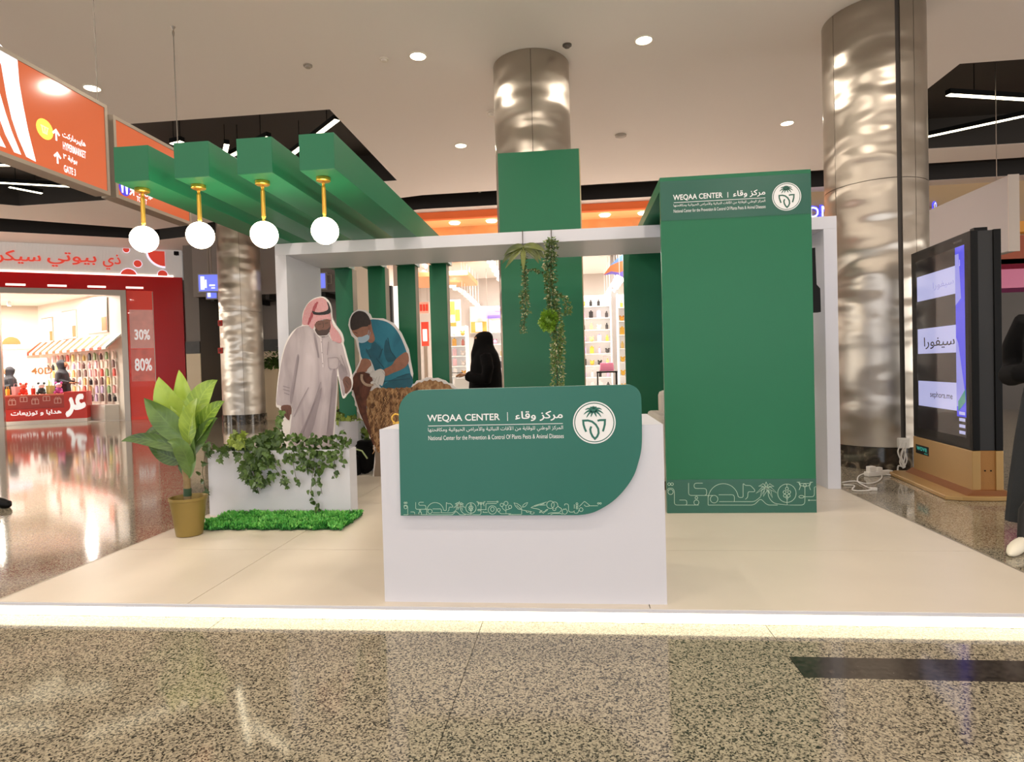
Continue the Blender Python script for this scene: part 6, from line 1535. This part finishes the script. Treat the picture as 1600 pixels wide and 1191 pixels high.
# ---- walker at the left edge: only a trouser leg and a shoe reach into the picture
LF = on_z(15, 794, 0); kx = LF.x - .26
t = thing('person', 'person walking in dark trousers and black shoes, cut off at the left picture edge', 'person', (kx, LF.y, 0))
trous = mat('dark_trousers', '#1b1a1d', .8); shirt = mat('grey_shirt', '#6f7480', .7)
m = MB()
m.tube([(.09, 0, .10), (-.02, 0, .48), (-.27, -.02, .86)], [.062, .078, .10], 14); m.tube([(-.62, .16, .16), (-.44, .16, .48), (-.29, .12, .88)], [.062, .078, .10], 14)
m.loft([(-.29, .05, .80, .12, .17), (-.29, .05, .95, .12, .165), (-.28, .05, 1.0, .12, .165)], 16)
fused('trousers', m, trous, t, .014, local=True)
m = MB(Matrix.Translation((-.28, 0, 0))); m.loft([(0, .05, .96, .125, .175), (0, .05, 1.15, .125, .185), (.01, .05, 1.33, .12, .21), (.02, .05, 1.42, .08, .12)], 18)
for s, fw in ((-1, -.15), (1, -.08)): m.tube([(.01, .05 + s * .2, 1.38), (fw * .4, .05 + s * .25, 1.15), (fw + .05, .05 + s * .25, .96)], [.062, .052, .042], 12)
fused('shirt', m, shirt, t, .014, local=True)
m = MB(Matrix.Translation((-.28, 0, 0))); m.loft([(.02, .05, 1.40, .055, .055), (.03, .05, 1.48, .055, .055), (.05, .05, 1.52, .075, .065), (.045, .05, 1.60, .10, .078), (.03, .05, 1.68, .095, .078), (.02, .05, 1.73, .05, .045)], 18); m.sphere((.145, .05, 1.60), .014, 8, 6); m.sphere((.03, -.03, 1.60), .02, 8, 6, sc=(.8, .5, 1.4)); m.sphere((.03, .13, 1.60), .02, 8, 6, sc=(.8, .5, 1.4))
fused('head', m, SKIN, t, .010, local=True)
add('hair', MB().sphere((-.28, .05, 1.665), .098, 16, 10, sc=(1, .85, .8)), BLACKCLOTH, t, local=True, smooth=True)
e = MB()
for s in (-1, 1): e.sphere((-.145, .05 + s * .033, 1.625), .010, 8, 6)
add('eye', e, eyed, t, local=True)
hand(t, (-.38, -.2, .95), (-.1, 0, -1), (1, 0, 0), .18, 1, .4); hand(t, (-.34, .3, .95), (.2, 0, -1), (1, 0, 0), .18, -1, .4)
for dx, dy in ((.0, 0), (-.70, .16)):
    mb = MB(); mb.tube([(dx + .02, dy, .055), (dx + .08, dy, .06), (dx + .18, dy, .045), (dx + .25, dy, .03), (dx + .27, dy, .022)], [.036, .045, .045, .036, .014], 12); add('shoe', mb, BLACK, t, local=True, smooth=True)
# ---- shop assistants behind the red counter
def assistant(lb, px, ptop, off, rz):
    f = fac(px, ptop, off); h = f[1]; t = thing('person', lb, 'person', S((f[0], off, 0)), ang + rz); m = MB(); k = h / 1.62
    m.loft([(x, y, z * k, a, b) for x, y, z, a, b in ((0, 0, 0, .23, .22), (0, 0, .6, .21, .20), (0, 0, 1.0, .18, .19), (0, 0, 1.25, .15, .20), (0, 0, 1.36, .08, .12), (0, 0, 1.44, .12, .105), (.01, 0, 1.53, .125, .10), (.01, 0, 1.62, .05, .04))], 16)
    for s in (-1, 1): m.tube([(0, s * .18, 1.28 * k), (.02, s * .24, 1.05 * k), (-.22, s * .16, 1.0 * k)], [.07, .065, .05], 10)
    fused('abaya_body', m, mat('abaya_grey', '#26242a', .7), t, .018, local=True)
    face(t, 1.49 * k, .122, .8, full=True)
    for s in (-1, 1): hand(t, (-.22, s * .16, 1.0 * k), (-1, -s * .4, 0), (0, 0, 1), .17, -s, .4)
    return t
assistant('shop assistant in a dark headscarf standing behind the red sale counter', 96, 562, 1.5, R(170))
assistant('second shop assistant in black at the left end of the red counter', 14, 573, 1.7, R(20))
# ================================================================== SCREEN TOTEM, CABLES
K0 = Vector((3.012, 4.976, 0)); K1 = Vector((3.115, 5.988, 0)); kd = (K1 - K0); KL = kd.length; ka = math.atan2(kd.y, kd.x)
kt = thing('screen_totem', 'black and gold digital screen totem beside the thick steel column', 'screen totem', K0, ka)
KZ = 2.045
add('front_cabinet', MB().box(0, KL, -.052, 0, .375, KZ), BLACK, kt, local=True, bevel=.003)
add('core_cabinet', MB().box(.012, KL - .012, -.155, -.052, .375, KZ - .004), mat('totem_core', '#1b1a1a', .45), kt, local=True)
add('rear_cabinet', MB().box(0, KL, -.205, -.155, .375, KZ), BLACK, kt, local=True, bevel=.003)
add('gold_front', MB().box(0, KL, -.052, .004, .07, .372), GOLDPAINT, kt, local=True, bevel=.003)
add('gold_core', MB().box(.012, KL - .012, -.155, -.052, .07, .372), mat('gold_core', '#a87840', .45, metal=.3, bump=(200, .15)), kt, local=True)
add('gold_rear', MB().box(0, KL, -.205, -.155, .07, .372), GOLDPAINT, kt, local=True, bevel=.003)
add('base_plate', MB().prism([(-.02, .205), (.0, .20), (KL + .02, .20), (KL + .10, .13), (KL + .10, -.33), (-.02, -.33), (-.06, -.1), (-.06, .10)], lambda u, v, d: (u, v, d), 0, .035), GOLDPAINT, kt, local=True, bevel=.006)
add('base_slope', MB().prism([(.06, .035), (.0, .075), (-.205, .075), (-.26, .035)], lambda u, v, d: (d, u, v), -.03, KL + .04), mat('gold_slope', '#8f5a30', .4, metal=.3), kt, local=True)
for y in (-.085, -.125): add('screw', MB().tube([(.012, y, .22), (.008, y, .22)], .006, 8), BLACK, kt, local=True)
add('top_box', MB().box(.05, .11, -.14, -.05, KZ, KZ + .028), BLACK, kt, local=True)
kf = lambda dy: (lambda u, v: (u, dy, v))
def kput(name, pts, m, dy): add(name, MB().prism(pts, lambda u, v, d: (u, d, v), dy, dy + .0006), m, kt, local=True)
x0, x1, z0, z1 = .085, .925, .462, 1.955
kput('display', [(x0, z0), (x1, z0), (x1, z1), (x0, z1)], mat('display_dark', '#101014', .06, emit='#4a4a5e', es=.06), .0006)
lav = mat('display_lavender', '#c9cdf6', .1, emit='#b9c0f8', es=.85); blu2 = mat('display_blue', '#3f46e8', .1, emit='#4348f0', es=.9); lil = mat('display_lilac', '#8d93f0', .1, emit='#979df4', es=.8); dk = mat('display_ink', '#23233a', .2); grn = mat('display_teal', '#2f9a92', .1, emit='#2f9a92', es=.6)
for a, b in ((1.595, 1.815), (1.127, 1.348), (.663, .886)): kput('white_panel', [(.225, a), (.90, a), (.90, b), (.225, b)], lav, .0014)
kput('blue_band', [(x0, .62), (.225, .62), (.225, z1), (x0, z1)], blu2, .0014)
kput('lilac_shape', [(.14, 1.55), (.225, 1.5), (.225, 1.9), (.17, 1.9)], lil, .0022); kput('lilac_shape', [(.16, .70), (.225, .70), (.225, 1.25), (.19, 1.2), (.10, .82)], lil, .0022); kput('teal_shape', [(.09, .74), (.20, .66), (.20, .74), (.09, .84)], grn, .003)
for k in range(4): kput('white_bar', [(.10, .485 + .05 * k), (.19, .485 + .05 * k), (.19, .51 + .05 * k), (.10, .51 + .05 * k)], lav, .0022)
def ktext(s, xl, xr, za, zb, m, ar=False, bold=0):
    vs, fs = text2d(s, bold, ar); add('lettering', MB().flat(([(xl - u * (xl - xr), za + v * (zb - za), -l_) for u, v, l_ in vs], fs), kf(.0024)), m, kt, local=True)
ktext('سيفورا', .78, .245, 1.165, 1.27, dk, True, .01); ktext('sephora.me', .675, .29, .735, .80, dk, False, .005)
ktext('سيفورا', .60, .25, 1.66, 1.73, mat('display_faint', '#aeb2dc', .2, emit='#a3a8e0', es=.6), True)
ktext('لك', .205, .15, 1.80, 1.85, lav, True, .03); ktext('سي', .205, .15, 1.63, 1.68, lav, True, .03)
add('screen_glass', MB().box(.03, KL - .03, .0045, .006, .40, KZ - .02), mat('screen_glass', '#101010', .02, alpha=.10), kt, local=True)
kput('logo_plate', [(.71, .225), (.965, .225), (.965, .305), (.71, .305)], BLACK, .0046)
vs, fs = text2d('wove', .02); add('logo_lettering', MB().flat(([(.945 - u * .20, .255 + v * .035) for u, v, l_ in vs], fs), kf(.0056)), mat('logo_teal', '#2fa89b', .3, emit='#2fa89b', es=.5), kt, local=True)
vs, fs = text2d('view', .02); add('logo_lettering', MB().flat(([(.80 - u * .07, .233 + v * .014) for u, v, l_ in vs], fs), kf(.0056)), mat('logo_teal', '#2fa89b'), kt, local=True)
for s_, xx in (('wove', .25),): ktext(s_, xx, xx - .13, 1.985, 2.005, mat('faint_grey', '#6b6a6a', .4))
# power leads beside the column
wh = mat('plug_white', '#e9e6df', .4)
pb = on_y(1411, 694, 6.28)
t = thing('power_adapter', 'white power adapter fixed low on the thick steel column', 'adapter', (pb.x, 6.28, pb.z))
add('body', MB().box(-.05, .05, -.03, .10, -.04, .06), wh, t, local=True, bevel=.008); add('socket_box', MB().box(-.01, .07, .0, .10, -.16, -.04), mat('plug_grey', '#bdb6ac', .4), t, local=True, bevel=.006)
t = thing('power_cable', 'bundled white power cable hanging from the white adapter to the floor', 'cable', (pb.x, 6.2, 0))
c = lambda x, y, Y=6.2: on_y(x, y, Y)
fl_ = lambda x, y: on_z(x, y, .008)
add('lead', MB().tube(catmull([c(1411, 690), c(1403, 705), c(1408, 720), c(1412, 731), c(1406, 722), c(1412, 700), c(1408, 712), c(1414, 730), c(1404, 728), c(1402, 738), fl_(1398, 742), fl_(1385, 742)]), .007, 6), wh, t, smooth=True)
add('lead', MB().tube(catmull([c(1416, 692), c(1414, 712), c(1411, 732), c(1417, 718), c(1412, 700)]), .006, 6), wh, t, smooth=True)
p = fl_(1370, 742)
t = thing('power_strip', 'white power strip on the floor between the white frame and the steel column', 'power strip', p, R(20))
add('body', MB().box(-.12, .16, -.03, .03, -.008, .035), wh, t, local=True, bevel=.006); add('plug', MB().box(-.10, -.03, -.025, .025, .035, .085), wh, t, local=True, bevel=.006); add('plug', MB().box(.0, .05, -.02, .02, .035, .07), wh, t, local=True, bevel=.006)
t = thing('loose_cable', 'loose coiled white cable on the floor beside the right frame post', 'cable', fl_(1345, 755))
pts = [fl_(1316, 754), fl_(1335, 752), fl_(1355, 756), fl_(1372, 752), fl_(1378, 744), fl_(1368, 738), fl_(1345, 742), fl_(1340, 752), fl_(1352, 760), fl_(1362, 765), fl_(1350, 767), fl_(1332, 766), fl_(1335, 759), fl_(1318, 758)]
add('lead', MB().tube(catmull(pts), .006, 6), wh, t, smooth=True); add('connector', MB().box(pts[9].x - .02, pts[9].x + .04, pts[9].y - .015, pts[9].y + .015, 0, .025), wh, t, bevel=.004)
